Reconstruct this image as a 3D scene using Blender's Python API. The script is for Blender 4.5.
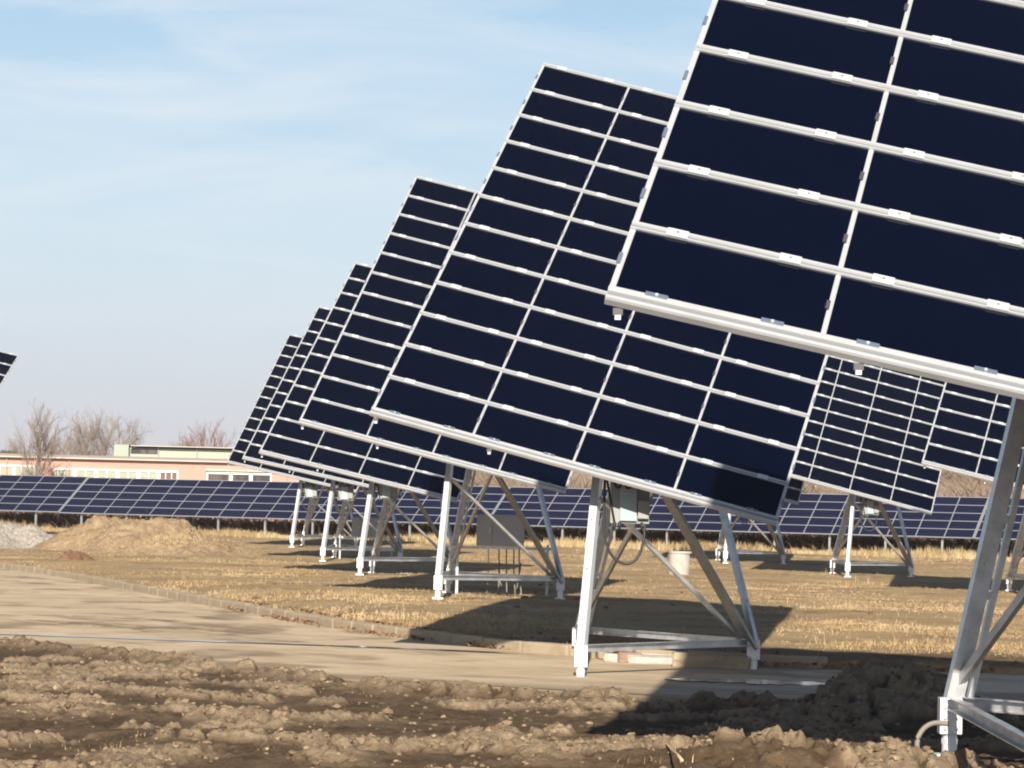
import bpy, bmesh, math, random
import numpy as np
from mathutils import Matrix, Vector

random.seed(7)
rng = np.random.default_rng(11)
scene = bpy.context.scene
for o in list(bpy.data.objects):
    bpy.data.objects.remove(o)
COL = scene.collection

# ------------------------------------------------------------------ camera
EYE = 1.83
PITCH, ROLL, FPX = math.radians(2.2916), math.radians(1.4037), 2948.8
cam_d = bpy.data.cameras.new('camera')
cam = bpy.data.objects.new('camera', cam_d)
COL.objects.link(cam)
ca, sa, cr, sr = math.cos(PITCH), math.sin(PITCH), math.cos(ROLL), math.sin(ROLL)
R0, F0, U0 = Vector((1, 0, 0)), Vector((0, ca, sa)), Vector((0, -sa, ca))
ER, EU = cr * R0 + sr * U0, -sr * R0 + cr * U0
cam.matrix_world = Matrix(((ER.x, EU.x, -F0.x, 0), (ER.y, EU.y, -F0.y, 0), (ER.z, EU.z, -F0.z, EYE), (0, 0, 0, 1)))
cam_d.sensor_width = 36
cam_d.lens = FPX / 1024 * 36
cam_d.clip_start = 0.5
cam_d.clip_end = 20000
cam_d.dof.use_dof = False
scene.camera = cam

# ------------------------------------------------------------------ world, sun, exposure
SUN_EL = math.radians(25.4)
SUN_AZ = math.radians(180.9)          # clockwise from +Y
world = bpy.data.worlds.new('World')
scene.world = world
world.use_nodes = True
nt = world.node_tree
nt.nodes.clear()
def N(t, typ, **kw):
    n = t.nodes.new(typ)
    for k, v in kw.items():
        setattr(n, k, v)
    return n
out = N(nt, 'ShaderNodeOutputWorld')
bg = N(nt, 'ShaderNodeBackground')
bg.inputs['Strength'].default_value = 0.050
sky = N(nt, 'ShaderNodeTexSky', sky_type='NISHITA')
sky.sun_disc = False
sky.sun_elevation = SUN_EL
sky.sun_rotation = SUN_AZ
sky.altitude = 400
sky.air_density = 1.0
sky.dust_density = 1.3
sky.ozone_density = 2.0
# thin cirrus: streaky noise on the view direction
tc = N(nt, 'ShaderNodeTexCoord')
mp = N(nt, 'ShaderNodeMapping')
mp.inputs['Rotation'].default_value = (0, math.radians(10), 0)
mp.inputs['Scale'].default_value = (5, 5, 30)
nz = N(nt, 'ShaderNodeTexNoise')
nz.inputs['Scale'].default_value = 1.4
nz.inputs['Detail'].default_value = 7
nz.inputs['Roughness'].default_value = 0.52
nz.inputs['Distortion'].default_value = 0.7
rp = N(nt, 'ShaderNodeValToRGB')
rp.color_ramp.elements[0].position = 0.42
rp.color_ramp.elements[1].position = 0.78
sepz = N(nt, 'ShaderNodeSeparateXYZ')
mr = N(nt, 'ShaderNodeMapRange')
mr.inputs['From Min'].default_value = 0.03
mr.inputs['From Max'].default_value = 0.13
mr.inputs['To Min'].default_value = 0.0
mr.inputs['To Max'].default_value = 0.75
mr2 = N(nt, 'ShaderNodeMapRange')
mr2.inputs['From Min'].default_value = 0.16; mr2.inputs['From Max'].default_value = 0.30
mr2.inputs['To Min'].default_value = 1.0; mr2.inputs['To Max'].default_value = 0.0
mul2 = N(nt, 'ShaderNodeMath', operation='MULTIPLY')
mul = N(nt, 'ShaderNodeMath', operation='MULTIPLY')
mix = N(nt, 'ShaderNodeMixRGB')
mix.inputs['Color2'].default_value = (10.4, 10.9, 11.4, 1)
# aerosol layer: the lowest degrees of the winter sky are a pale lilac grey
# aerosol layers: pale lilac at the horizon, milky blue above it, clear sky from about 25 degrees up
def layer(z0, z1, col):
    r = N(nt, 'ShaderNodeMapRange'); r.interpolation_type = 'SMOOTHSTEP'
    r.inputs['From Min'].default_value = z0; r.inputs['From Max'].default_value = z1
    r.inputs['To Min'].default_value = 1.0; r.inputs['To Max'].default_value = 0.0
    m = N(nt, 'ShaderNodeMixRGB'); m.inputs['Color2'].default_value = (*col, 1)
    return r, m
LAYERS = [layer(0.14, 0.30, (5.4, 8.0, 10.6)), layer(0.055, 0.19, (8.2, 9.8, 10.8)), layer(-0.01, 0.10, (8.1, 7.9, 8.5))]
tint = N(nt, 'ShaderNodeMixRGB', blend_type='MULTIPLY')
tint.inputs['Fac'].default_value = 1
tint.inputs['Color2'].default_value = (1.05, 0.99, 0.99, 1)
L = nt.links.new
L(tc.outputs['Generated'], mp.inputs['Vector'])
L(mp.outputs['Vector'], nz.inputs['Vector'])
L(nz.outputs['Fac'], rp.inputs['Fac'])
L(tc.outputs['Generated'], sepz.inputs['Vector'])
L(sepz.outputs['Z'], mr.inputs['Value'])
L(rp.outputs['Color'], mul.inputs[0])
L(sepz.outputs['Z'], mr2.inputs['Value'])
L(mr.outputs['Result'], mul2.inputs[0])
L(mr2.outputs['Result'], mul2.inputs[1])
L(mul2.outputs['Value'], mul.inputs[1])
L(sky.outputs['Color'], tint.inputs['Color1'])
src_ = tint.outputs['Color']
for r_, m_ in LAYERS:
    L(sepz.outputs['Z'], r_.inputs['Value']); L(r_.outputs['Result'], m_.inputs['Fac'])
    L(src_, m_.inputs['Color1']); src_ = m_.outputs['Color']
L(src_, mix.inputs['Color1'])
L(mul.outputs['Value'], mix.inputs['Fac'])
L(mix.outputs['Color'], bg.inputs['Color'])
L(bg.outputs['Background'], out.inputs['Surface'])

sun_d = bpy.data.lights.new('sun', 'SUN')
sun_d.energy = 5.0
sun_d.angle = math.radians(0.53)
sun_d.color = (1.0, 0.91, 0.77)
sun = bpy.data.objects.new('sun', sun_d)
COL.objects.link(sun)
to_sun = Vector((math.sin(SUN_AZ) * math.cos(SUN_EL), math.cos(SUN_AZ) * math.cos(SUN_EL), math.sin(SUN_EL)))
sun.rotation_euler = to_sun.to_track_quat('Z', 'Y').to_euler()
sun.location = to_sun * 60

scene.view_settings.view_transform = 'Standard'
scene.view_settings.look = 'None'
scene.view_settings.exposure = 0.72
scene.view_settings.gamma = 1
scene.view_settings.use_curve_mapping = False

# ------------------------------------------------------------------ helpers
def at(px, py, z=None, Y=None):
    """Direction through a pixel, cut at height z or at depth Y (used to survey the photograph)."""
    d = F0 + ER * ((px - 512) / FPX) - EU * ((py - 384) / FPX)
    t = (z - EYE) / d.z if z is not None else Y / d.y
    return Vector((d.x * t, d.y * t, EYE + d.z * t))

def tag(o, label=None, cat=None, group=None, kind=None):
    if label: o['label'] = label
    if cat: o['category'] = cat
    if group: o['group'] = group
    if kind: o['kind'] = kind
    return o

def empty(name, loc, rz=0.0):
    o = bpy.data.objects.new(name, None)
    o.empty_display_size = 0.3
    o.location = loc
    o.rotation_euler = (0, 0, rz)
    COL.objects.link(o)
    return o

class MB:
    """Collects shapes into one mesh."""
    def __init__(s):
        s.v, s.f, s.m = [], [], []
    def add(s, vs, fs, mi=0):
        b = len(s.v)
        s.v += [tuple(v) for v in vs]
        s.f += [tuple(b + i for i in f) for f in fs]
        s.m += [mi] * len(fs)
    def box(s, c, d, mi=0, M=None):
        x, y, z = d[0] / 2, d[1] / 2, d[2] / 2
        vs = [Vector((sx * x, sy * y, sz * z)) for sx in (-1, 1) for sy in (-1, 1) for sz in (-1, 1)]
        if M is not None: vs = [M @ v for v in vs]
        c = Vector(c)
        s.add([v + c for v in vs], [(0, 1, 3, 2), (4, 6, 7, 5), (0, 4, 5, 1), (2, 3, 7, 6), (0, 2, 6, 4), (1, 5, 7, 3)], mi)
    def ext(s, prof, p0, p1, side, mi=0, caps=True):
        """Extrude a closed 2D profile (a along `side`, b along the other axis) from p0 to p1."""
        p0, p1 = Vector(p0), Vector(p1)
        t = (p1 - p0).normalized()
        sd = Vector(side)
        sd = (sd - t * sd.dot(t)).normalized()
        up = t.cross(sd)
        n = len(prof)
        vs = [p + sd * a + up * b for p in (p0, p1) for a, b in prof]
        fs = [(i, (i + 1) % n, n + (i + 1) % n, n + i) for i in range(n)]
        if caps: fs += [tuple(range(n))[::-1], tuple(range(n, 2 * n))]
        s.add(vs, fs, mi)
    def tube(s, pts, r, n=8, mi=0, r1=None):
        pts = [Vector(p) for p in pts]
        rr = [r if r1 is None else r + (r1 - r) * i / (len(pts) - 1) for i in range(len(pts))]
        ref = Vector((0.31, 0.17, 0.94))
        vs, fs = [], []
        for i, p in enumerate(pts):
            t = (pts[min(i + 1, len(pts) - 1)] - pts[max(i - 1, 0)]).normalized()
            a = t.cross(ref)
            if a.length < 1e-3: a = t.cross(Vector((1, 0, 0)))
            a.normalize(); b = t.cross(a)
            vs += [p + (a * math.cos(2 * math.pi * k / n) + b * math.sin(2 * math.pi * k / n)) * rr[i] for k in range(n)]
        for i in range(len(pts) - 1):
            for k in range(n):
                fs.append((i * n + k, i * n + (k + 1) % n, (i + 1) * n + (k + 1) % n, (i + 1) * n + k))
        fs += [tuple(range(n))[::-1], tuple(range((len(pts) - 1) * n, len(pts) * n))]
        s.add(vs, fs, mi)
    def mesh(s, name, mats, smooth=False, bevel=0):
        me = bpy.data.meshes.new(name)
        me.from_pydata(s.v, [], s.f)
        for m in (mats if isinstance(mats, (list, tuple)) else [mats]):
            me.materials.append(m)
        me.polygons.foreach_set('material_index', s.m)
        bm = bmesh.new(); bm.from_mesh(me)
        bmesh.ops.recalc_face_normals(bm, faces=bm.faces)
        if bevel:
            bmesh.ops.bevel(bm, geom=[e for e in bm.edges if len(e.link_faces) == 2 and e.calc_face_angle(0) > 0.9],
                            offset=bevel, segments=2, profile=0.6, affect='EDGES', clamp_overlap=True)
        bm.to_mesh(me); bm.free()
        if smooth:
            me.polygons.foreach_set('use_smooth', [True] * len(me.polygons))
        me.update()
        return me
    def build(s, name, mats, parent=None, smooth=False, loc=None, bevel=0):
        o = bpy.data.objects.new(name, s.mesh(name, mats, smooth, bevel))
        COL.objects.link(o)
        if parent is not None: o.parent = parent
        if loc is not None: o.location = loc
        return o

def inst(name, me, parent, M):
    o = bpy.data.objects.new(name, me)
    COL.objects.link(o)
    o.parent = parent
    o.matrix_basis = M
    return o

def np_mesh(name, v, f, mats, smooth=True, midx=None, attr=None):
    """Fast mesh from arrays; f is (n,3) or (n,4)."""
    me = bpy.data.meshes.new(name)
    v = np.asarray(v, np.float32); f = np.asarray(f, np.int32)
    me.vertices.add(len(v)); me.vertices.foreach_set('co', v.ravel())
    k = f.shape[1]
    me.loops.add(f.size); me.loops.foreach_set('vertex_index', f.ravel())
    me.polygons.add(len(f)); me.polygons.foreach_set('loop_start', np.arange(0, f.size, k, dtype=np.int32))
    for m in (mats if isinstance(mats, (list, tuple)) else [mats]):
        me.materials.append(m)
    if midx is not None: me.polygons.foreach_set('material_index', np.asarray(midx, np.int32))
    me.polygons.foreach_set('use_smooth', np.full(len(f), smooth))
    for an, av in (attr or {}).items():
        a = me.attributes.new(an, 'FLOAT', 'POINT')
        a.data.foreach_set('value', np.asarray(av, np.float32))
    me.update(calc_edges=True)
    return me

def np_obj(name, *a, parent=None, **k):
    o = bpy.data.objects.new(name, np_mesh(name, *a, **k))
    COL.objects.link(o)
    if parent is not None: o.parent = parent
    return o

# value noise in numpy
_T = np.random.default_rng(5).random((256, 256)).astype(np.float32)
def vnoise(x, y):
    xi, yi = np.floor(x).astype(int), np.floor(y).astype(int)
    fx, fy = x - xi, y - yi
    fx = fx * fx * fx * (fx * (fx * 6 - 15) + 10); fy = fy * fy * fy * (fy * (fy * 6 - 15) + 10)
    a, b = _T[xi & 255, yi & 255], _T[(xi + 1) & 255, yi & 255]
    c, d = _T[xi & 255, (yi + 1) & 255], _T[(xi + 1) & 255, (yi + 1) & 255]
    return (a * (1 - fx) + b * fx) * (1 - fy) + (c * (1 - fx) + d * fx) * fy
def fbm(x, y, o=4, g=0.5):
    s, a, t = 0, 1, 0
    for i in range(o):
        s = s + a * vnoise(x + 17.3 * i, y - 9.1 * i); t += a
        a *= g; x = x * 1.97 + y * 0.31; y = y * 2.03 - x * 0.11
    return s / t
def billow(x, y, o=4, g=0.55):
    s, a, t = 0, 1, 0
    for i in range(o):
        s = s + a * (1 - np.abs(2 * vnoise(x + 7.7 * i, y + 3.1 * i) - 1)); t += a
        a *= g; x, y = x * 2.03 + y * 0.37, y * 1.93 - x * 0.29
    return s / t
def puff(x, y, o=4, g=0.55):
    s, a, t = 0, 1, 0
    for i in range(o):
        s = s + a * np.abs(2 * vnoise(x + 7.7 * i, y + 3.1 * i) - 1); t += a
        a *= g; x, y = x * 2.03 + y * 0.37, y * 1.93 - x * 0.29
    return s / t
def sstep(a, b, x):
    t = np.clip((x - a) / (b - a), 0, 1)
    return t * t * (3 - 2 * t)

# ------------------------------------------------------------------ materials
def mat(name, col, rough=0.6, metal=0.0, spec=0.5, noise=None, bump=None, coord='Object', sheen=None):
    """Principled with optional colour noise [(scale, colour, lo, hi), ...] and bump [(scale, strength, distance)]."""
    m = bpy.data.materials.new(name)
    m.use_nodes = True
    t = m.node_tree
    p = t.nodes['Principled BSDF']
    p.inputs['Base Color'].default_value = (*col, 1)
    p.inputs['Roughness'].default_value = rough
    p.inputs['Metallic'].default_value = metal
    p.inputs['Specular IOR Level'].default_value = spec
    if noise or bump:
        tc = N(t, 'ShaderNodeTexCoord')
    src = None
    for sc, c2, lo, hi in (noise or []):
        n = N(t, 'ShaderNodeTexNoise')
        sv = sc if isinstance(sc, tuple) else (sc, sc, sc)
        mp = N(t, 'ShaderNodeMapping'); mp.inputs['Scale'].default_value = sv
        t.links.new(tc.outputs[coord], mp.inputs['Vector'])
        t.links.new(mp.outputs['Vector'], n.inputs['Vector'])
        n.inputs['Scale'].default_value = 1; n.inputs['Detail'].default_value = 6; n.inputs['Roughness'].default_value = 0.62
        r = N(t, 'ShaderNodeMapRange'); r.inputs['From Min'].default_value = lo; r.inputs['From Max'].default_value = hi
        t.links.new(n.outputs['Fac'], r.inputs['Value'])
        x = N(t, 'ShaderNodeMixRGB'); x.inputs['Color2'].default_value = (*c2, 1)
        t.links.new(r.outputs['Result'], x.inputs['Fac'])
        if src is None: x.inputs['Color1'].default_value = (*col, 1)
        else: t.links.new(src, x.inputs['Color1'])
        src = x.outputs['Color']
    if src is not None: t.links.new(src, p.inputs['Base Color'])
    nsrc = None
    for sc, st, di in (bump or []):
        n = N(t, 'ShaderNodeTexNoise')
        mp = N(t, 'ShaderNodeMapping'); mp.inputs['Scale'].default_value = sc if isinstance(sc, tuple) else (sc, sc, sc)
        t.links.new(tc.outputs[coord], mp.inputs['Vector']); t.links.new(mp.outputs['Vector'], n.inputs['Vector'])
        n.inputs['Scale'].default_value = 1; n.inputs['Detail'].default_value = 8; n.inputs['Roughness'].default_value = 0.65
        b = N(t, 'ShaderNodeBump'); b.inputs['Strength'].default_value = st; b.inputs['Distance'].default_value = di
        t.links.new(n.outputs['Fac'], b.inputs['Height'])
        if nsrc is not None: t.links.new(nsrc, b.inputs['Normal'])
        nsrc = b.outputs['Normal']
    if nsrc is not None: t.links.new(nsrc, p.inputs['Normal'])
    return m

M_GLASS = mat('module_glass', (0.0010, 0.0020, 0.0085), 0.06, spec=0.46, noise=[(0.8, (0.0017, 0.0030, 0.0115), 0.4, 0.7)])
M_BACK = mat('module_back', (0.03, 0.03, 0.035), 0.5)
M_FGLASS = mat('fixed_module_glass', (0.011, 0.0125, 0.034), 0.16, spec=0.45)
M_RAIL = mat('rail_aluminium', (0.54, 0.56, 0.59), 0.42, metal=0.3, noise=[(3, (0.45, 0.465, 0.49), 0.45, 0.8)])
M_GROOVE = mat('rail_groove', (0.27, 0.28, 0.295), 0.5, metal=0.3)
M_CLIP = mat('clip_metal', (0.64, 0.67, 0.71), 0.4, metal=0.2)
M_CLIPD = mat('side_clip_steel', (0.16, 0.20, 0.27), 0.4, metal=0.3)
M_GALV = mat('galvanised_steel', (0.60, 0.60, 0.61), 0.36, metal=0.68,
             noise=[(6, (0.36, 0.37, 0.39), 0.42, 0.72), (28, (0.56, 0.57, 0.58), 0.5, 0.75), (2.2, (0.40, 0.37, 0.32), 0.55, 0.85)], bump=[(40, 0.08, 0.004)])
M_GALV_SHADE = mat('shaded_galvanised', (0.34, 0.33, 0.31), 0.42, metal=0.6, noise=[(6, (0.25, 0.24, 0.22), 0.42, 0.72)])  # galvanised steel again, darkened to paint the thick leg's shaded face
M_BOOT = mat('galvanised_foot', (0.74, 0.75, 0.77), 0.4, metal=0.3, noise=[(9, (0.55, 0.55, 0.55), 0.5, 0.8)])
M_BOLT = mat('bolt_zinc', (0.62, 0.60, 0.55), 0.35, metal=0.8)
M_INV = mat('inverter_grey', (0.28, 0.285, 0.275), 0.5, noise=[(5, (0.23, 0.235, 0.23), 0.5, 0.8)])
M_INVB = mat('inverter_blue_grey', (0.32, 0.40, 0.43), 0.45)
M_CAB = mat('cabinet_grey', (0.40, 0.40, 0.41), 0.5, noise=[(3, (0.35, 0.35, 0.36), 0.45, 0.75)])
M_BLACK = mat('black_cable', (0.02, 0.02, 0.022), 0.5)
M_MOTOR = mat('gearbox_dark', (0.06, 0.06, 0.065), 0.5)
M_CONDUIT = mat('grey_conduit', (0.20, 0.18, 0.155), 0.6)
M_FFRAME = mat('array_frame', (0.34, 0.355, 0.38), 0.45, metal=0.3)
M_CONC = mat('concrete', (0.42, 0.41, 0.39), 0.85, noise=[(5, (0.30, 0.27, 0.22), 0.45, 0.75), (40, (0.48, 0.45, 0.40), 0.5, 0.8)], bump=[(30, 0.3, 0.01)])
M_KERB = mat('kerb_concrete', (0.36, 0.295, 0.205), 0.9, noise=[(2.5, (0.28, 0.21, 0.135), 0.45, 0.75), (14, (0.40, 0.35, 0.27), 0.5, 0.8)], bump=[(14, 0.5, 0.02)])
M_PINK = mat('pink_render', (0.48, 0.285, 0.235), 0.9, noise=[((0.15, 0.15, 0.6), (0.42, 0.245, 0.20), 0.4, 0.8)])
M_WHITE = mat('white_paint', (0.78, 0.78, 0.76), 0.6)
M_EAVES = mat('pale_eaves', (0.50, 0.46, 0.43), 0.7)
M_OLIVE = mat('olive_blind_glass', (0.29, 0.31, 0.235), 0.35, noise=[(0.6, (0.36, 0.375, 0.30), 0.4, 0.7)])
M_DKGLASS = mat('dark_window_glass', (0.06, 0.05, 0.055), 0.1, noise=[((1.5, 1.5, 0.1), (0.12, 0.10, 0.10), 0.45, 0.6)])
M_MAROON = mat('maroon_pane', (0.15, 0.09, 0.09), 0.3)
M_ROOF = mat('roof_felt', (0.24, 0.20, 0.19), 0.9, noise=[(0.6, (0.24, 0.18, 0.16), 0.4, 0.7)])
M_GREEN = mat('pale_green_cladding', (0.36, 0.41, 0.345), 0.7, noise=[((0.4, 0.4, 0.1), (0.31, 0.36, 0.30), 0.4, 0.7)])
M_GREEN2 = mat('green_flat_cladding', (0.31, 0.36, 0.30), 0.7)
M_BARK = mat('winter_bark', (0.17, 0.125, 0.095), 0.9, noise=[(1.5, (0.11, 0.085, 0.065), 0.4, 0.7)])
M_TWIG = mat('winter_twigs', (0.24, 0.195, 0.17), 0.9, noise=[(0.5, (0.17, 0.135, 0.115), 0.4, 0.7)])  # lighter grey puts distant haze into the twig colour
M_BIRCH = mat('birch_bark', (0.50, 0.46, 0.42), 0.8, noise=[((3, 3, 9), (0.22, 0.19, 0.17), 0.5, 0.7)])
M_BIRCHT = mat('birch_twigs', (0.22, 0.13, 0.11), 0.9)
M_EVER = mat('evergreen_leaf', (0.06, 0.075, 0.035), 0.8, noise=[(1.5, (0.10, 0.11, 0.05), 0.4, 0.7)])
M_WOODT = mat('brush_twigs', (0.16, 0.115, 0.085), 0.9, noise=[(0.25, (0.23, 0.18, 0.14), 0.4, 0.7)])
M_BANK = mat('brown_bank', (0.19, 0.14, 0.105), 0.95, noise=[(0.3, (0.25, 0.195, 0.15), 0.4, 0.7), (1.7, (0.13, 0.092, 0.066), 0.5, 0.75)], bump=[(1.5, 0.6, 0.3)])
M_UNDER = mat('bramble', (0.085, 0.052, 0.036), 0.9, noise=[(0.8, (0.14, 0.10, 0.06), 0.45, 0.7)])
M_STRAW = mat('wood_stick', (0.55, 0.40, 0.24), 0.8)
M_BRICK = mat('red_brick_rubble', (0.30, 0.19, 0.145), 0.9, bump=[(25, 0.4, 0.01)])
M_GRAVEL = mat('gravel', (0.33, 0.30, 0.265), 0.9, noise=[(9, (0.20, 0.18, 0.155), 0.45, 0.65), (22, (0.46, 0.42, 0.37), 0.5, 0.7)], bump=[(14, 0.9, 0.06)])
M_MOUND = mat('earth_heap', (0.34, 0.245, 0.15), 0.95, noise=[(1.1, (0.22, 0.15, 0.085), 0.42, 0.65), (5, (0.42, 0.32, 0.205), 0.5, 0.75), (17, (0.22, 0.15, 0.085), 0.52, 0.75)], bump=[(3, 0.7, 0.15), (14, 0.8, 0.06)])
M_REDDIRT = mat('reddish_clod', (0.22, 0.125, 0.07), 0.95, noise=[(6, (0.15, 0.085, 0.045), 0.4, 0.7)], bump=[(9, 0.7, 0.05)])
M_PUDDLE = mat('puddle_water', (0.13, 0.12, 0.11), 0.06, spec=0.6)
M_TRACK = mat('mud_smear', (0.27, 0.195, 0.125), 0.9)
_t = M_TRACK.node_tree; _n = N(_t, 'ShaderNodeTexNoise'); _n.inputs['Scale'].default_value = 5.0; _n.inputs['Detail'].default_value = 6
_c = N(_t, 'ShaderNodeTexCoord'); _r = N(_t, 'ShaderNodeMapRange'); _r.inputs['From Min'].default_value = 0.42; _r.inputs['From Max'].default_value = 0.68; _r.inputs['To Max'].default_value = 0.75
_t.links.new(_c.outputs['Object'], _n.inputs['Vector']); _t.links.new(_n.outputs['Fac'], _r.inputs['Value']); _t.links.new(_r.outputs['Result'], _t.nodes['Principled BSDF'].inputs['Alpha'])

# dry grass blades: colour varies from tuft to tuft
def blade_mat(name, c0, c1, c2):
    m = bpy.data.materials.new(name); m.use_nodes = True
    t = m.node_tree; p = t.nodes['Principled BSDF']
    a = N(t, 'ShaderNodeAttribute', attribute_name='tone')
    r = N(t, 'ShaderNodeValToRGB')
    r.color_ramp.elements[0].color = (*c0, 1); r.color_ramp.elements[1].color = (*c2, 1)
    e = r.color_ramp.elements.new(0.5); e.color = (*c1, 1)
    t.links.new(a.outputs['Fac'], r.inputs['Fac']); t.links.new(r.outputs['Color'], p.inputs['Base Color'])
    p.inputs['Roughness'].default_value = 0.8; p.inputs['Specular IOR Level'].default_value = 0.2
    return m
M_BLADE = blade_mat('dry_grass', (0.27, 0.185, 0.10), (0.39, 0.28, 0.155), (0.49, 0.375, 0.225))
M_TALL = blade_mat('tall_dry_grass', (0.28, 0.20, 0.10), (0.40, 0.30, 0.165), (0.50, 0.39, 0.23))
M_CLOD = blade_mat('dry_clods', (0.12, 0.08, 0.05), (0.23, 0.165, 0.105), (0.40, 0.31, 0.21))

# ground: grass / mud by zone
def ground_mat():
    m = bpy.data.materials.new('ground'); m.use_nodes = True
    t = m.node_tree; p = t.nodes['Principled BSDF']
    p.inputs['Roughness'].default_value = 0.95; p.inputs['Specular IOR Level'].default_value = 0.15
    tc = N(t, 'ShaderNodeTexCoord')
    def noise(sc, det=7, ro=0.62, dist=0.0):
        n = N(t, 'ShaderNodeTexNoise')
        mp = N(t, 'ShaderNodeMapping'); mp.inputs['Scale'].default_value = sc if isinstance(sc, tuple) else (sc,) * 3
        t.links.new(tc.outputs['Object'], mp.inputs['Vector']); t.links.new(mp.outputs['Vector'], n.inputs['Vector'])
        n.inputs['Scale'].default_value = 1; n.inputs['Detail'].default_value = det
        n.inputs['Roughness'].default_value = ro; n.inputs['Distortion'].default_value = dist
        return n.outputs['Fac']
    def mixc(fac, lo, hi, a, b):
        r = N(t, 'ShaderNodeMapRange'); r.inputs['From Min'].default_value = lo; r.inputs['From Max'].default_value = hi
        t.links.new(fac, r.inputs['Value'])
        x = N(t, 'ShaderNodeMixRGB'); t.links.new(r.outputs['Result'], x.inputs['Fac'])
        for k, c in (('Color1', a), ('Color2', b)):
            if isinstance(c, tuple): x.inputs[k].default_value = (*c, 1)
            else: t.links.new(c, x.inputs[k])
        return x.outputs['Color']
    g = mixc(noise((0.25, 0.5, 0.3)), 0.38, 0.66, (0.34, 0.235, 0.125), (0.47, 0.345, 0.19))
    g = mixc(noise((0.9, 1.4, 1)), 0.50, 0.72, g, (0.47, 0.36, 0.21))
    g = mixc(noise((0.55, 0.4, 0.6)), 0.53, 0.68, g, (0.23, 0.155, 0.095))
    g = mixc(noise(9), 0.5, 0.8, g, (0.25, 0.175, 0.10))
    mud = mixc(noise((1.2, 2.0, 1)), 0.40, 0.62, (0.078, 0.050, 0.030), (0.128, 0.085, 0.052))
    mud = mixc(noise(14), 0.56, 0.80, mud, (0.20, 0.15, 0.10))
    a = N(t, 'ShaderNodeAttribute', attribute_name='clod')
    mud = mixc(a.outputs['Fac'], 0.0, 1.0, mud, mixc(noise(11), 0.35, 0.7, (0.24, 0.175, 0.115), (0.40, 0.31, 0.21)))
    z = N(t, 'ShaderNodeAttribute', attribute_name='mud')
    c = mixc(z.outputs['Fac'], 0.0, 1.0, g, mud)
    t.links.new(c, p.inputs['Base Color'])
    b1 = N(t, 'ShaderNodeBump'); b1.inputs['Strength'].default_value = 0.7; b1.inputs['Distance'].default_value = 0.05
    t.links.new(noise(12, 8, 0.7), b1.inputs['Height'])
    b2 = N(t, 'ShaderNodeBump'); b2.inputs['Strength'].default_value = 0.8; b2.inputs['Distance'].default_value = 0.02
    t.links.new(noise(42, 6, 0.7), b2.inputs['Height']); t.links.new(b1.outputs['Normal'], b2.inputs['Normal'])
    t.links.new(b2.outputs['Normal'], p.inputs['Normal'])
    return m
M_GROUND = ground_mat()

def road_mat():
    m = mat('road_concrete', (0.58, 0.45, 0.29), 0.85,
            noise=[((0.30, 0.45, 1), (0.37, 0.275, 0.165), 0.42, 0.70), ((1.3, 1.7, 1), (0.62, 0.50, 0.35), 0.45, 0.72),
                   ((0.8, 1.5, 1), (0.30, 0.185, 0.11), 0.56, 0.74), (9, (0.42, 0.33, 0.23), 0.5, 0.8)],
            bump=[(20, 0.15, 0.01)])
    return m
M_ROAD = road_mat()
_t = M_ROAD.node_tree; _p = _t.nodes['Principled BSDF']; _src = _p.inputs['Base Color'].links[0].from_socket
_a = N(_t, 'ShaderNodeAttribute', attribute_name='dirt'); _x = N(_t, 'ShaderNodeMixRGB'); _x.inputs['Color2'].default_value = (0.20, 0.138, 0.085, 1)
_t.links.new(_a.outputs['Fac'], _x.inputs['Fac']); _t.links.new(_src, _x.inputs['Color1']); _t.links.new(_x.outputs['Color'], _p.inputs['Base Color'])

# ------------------------------------------------------------------ terrain
KERB = np.array([(-46, 160), (-30, 119), (-13, 75), (-9.7, 66.4), (-6.8, 57.2), (-4.7, 51), (-2.6, 44.8), (-1.3, 41.8), (0.1, 39.2), (1.4, 37.9), (2.85, 37.0), (6, 36.4), (20, 35.4), (60, 32)], float)
NEAR = np.array([(-60, 120), (-30, 75), (-15, 52), (-10, 43.6), (-6.6, 38.4), (-4.4, 35.4), (-2.3, 32.3), (-0.95, 30.4), (0.5, 29.7), (3.3, 29.8), (8, 29), (20, 28), (60, 25)], float)
def sdist(P, x, y):
    """Signed distance to a polyline; positive on its left side."""
    best = np.full(x.shape, 1e9); sg = np.ones(x.shape)
    for (ax, ay), (bx, by) in zip(P[:-1], P[1:]):
        dx, dy = bx - ax, by - ay; l2 = dx * dx + dy * dy
        t = np.clip(((x - ax) * dx + (y - ay) * dy) / l2, 0, 1)
        d = np.hypot(x - ax - t * dx, y - ay - t * dy)
        c = dx * (y - ay) - dy * (x - ax)
        m = d < best - 1e-9
        best = np.where(m, d, best); sg = np.where(m, np.sign(c) + (c == 0), sg)
    return best * sg
ROAD_Z = -0.13
BUMPS = [(-0.4, 52.5, 0.10, 6), (10.5, 87, -0.09, 11), (-4, 71, 0.02, 8)]
CLUMPS = []
for cpx, cpy, cw in ((130, 762, 0.35), (185, 758, 0.3), (60, 712, 0.5), (330, 764, 0.25), (385, 752, 0.3), (300, 718, 0.6), (430, 745, 0.35), (620, 748, 0.5), (680, 752, 0.45), (725, 735, 0.5), (540, 762, 0.3)):
    c_ = at(cpx, cpy, z=0.10)
    CLUMPS.append((c_.x, c_.y, cw, 1.0))
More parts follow.
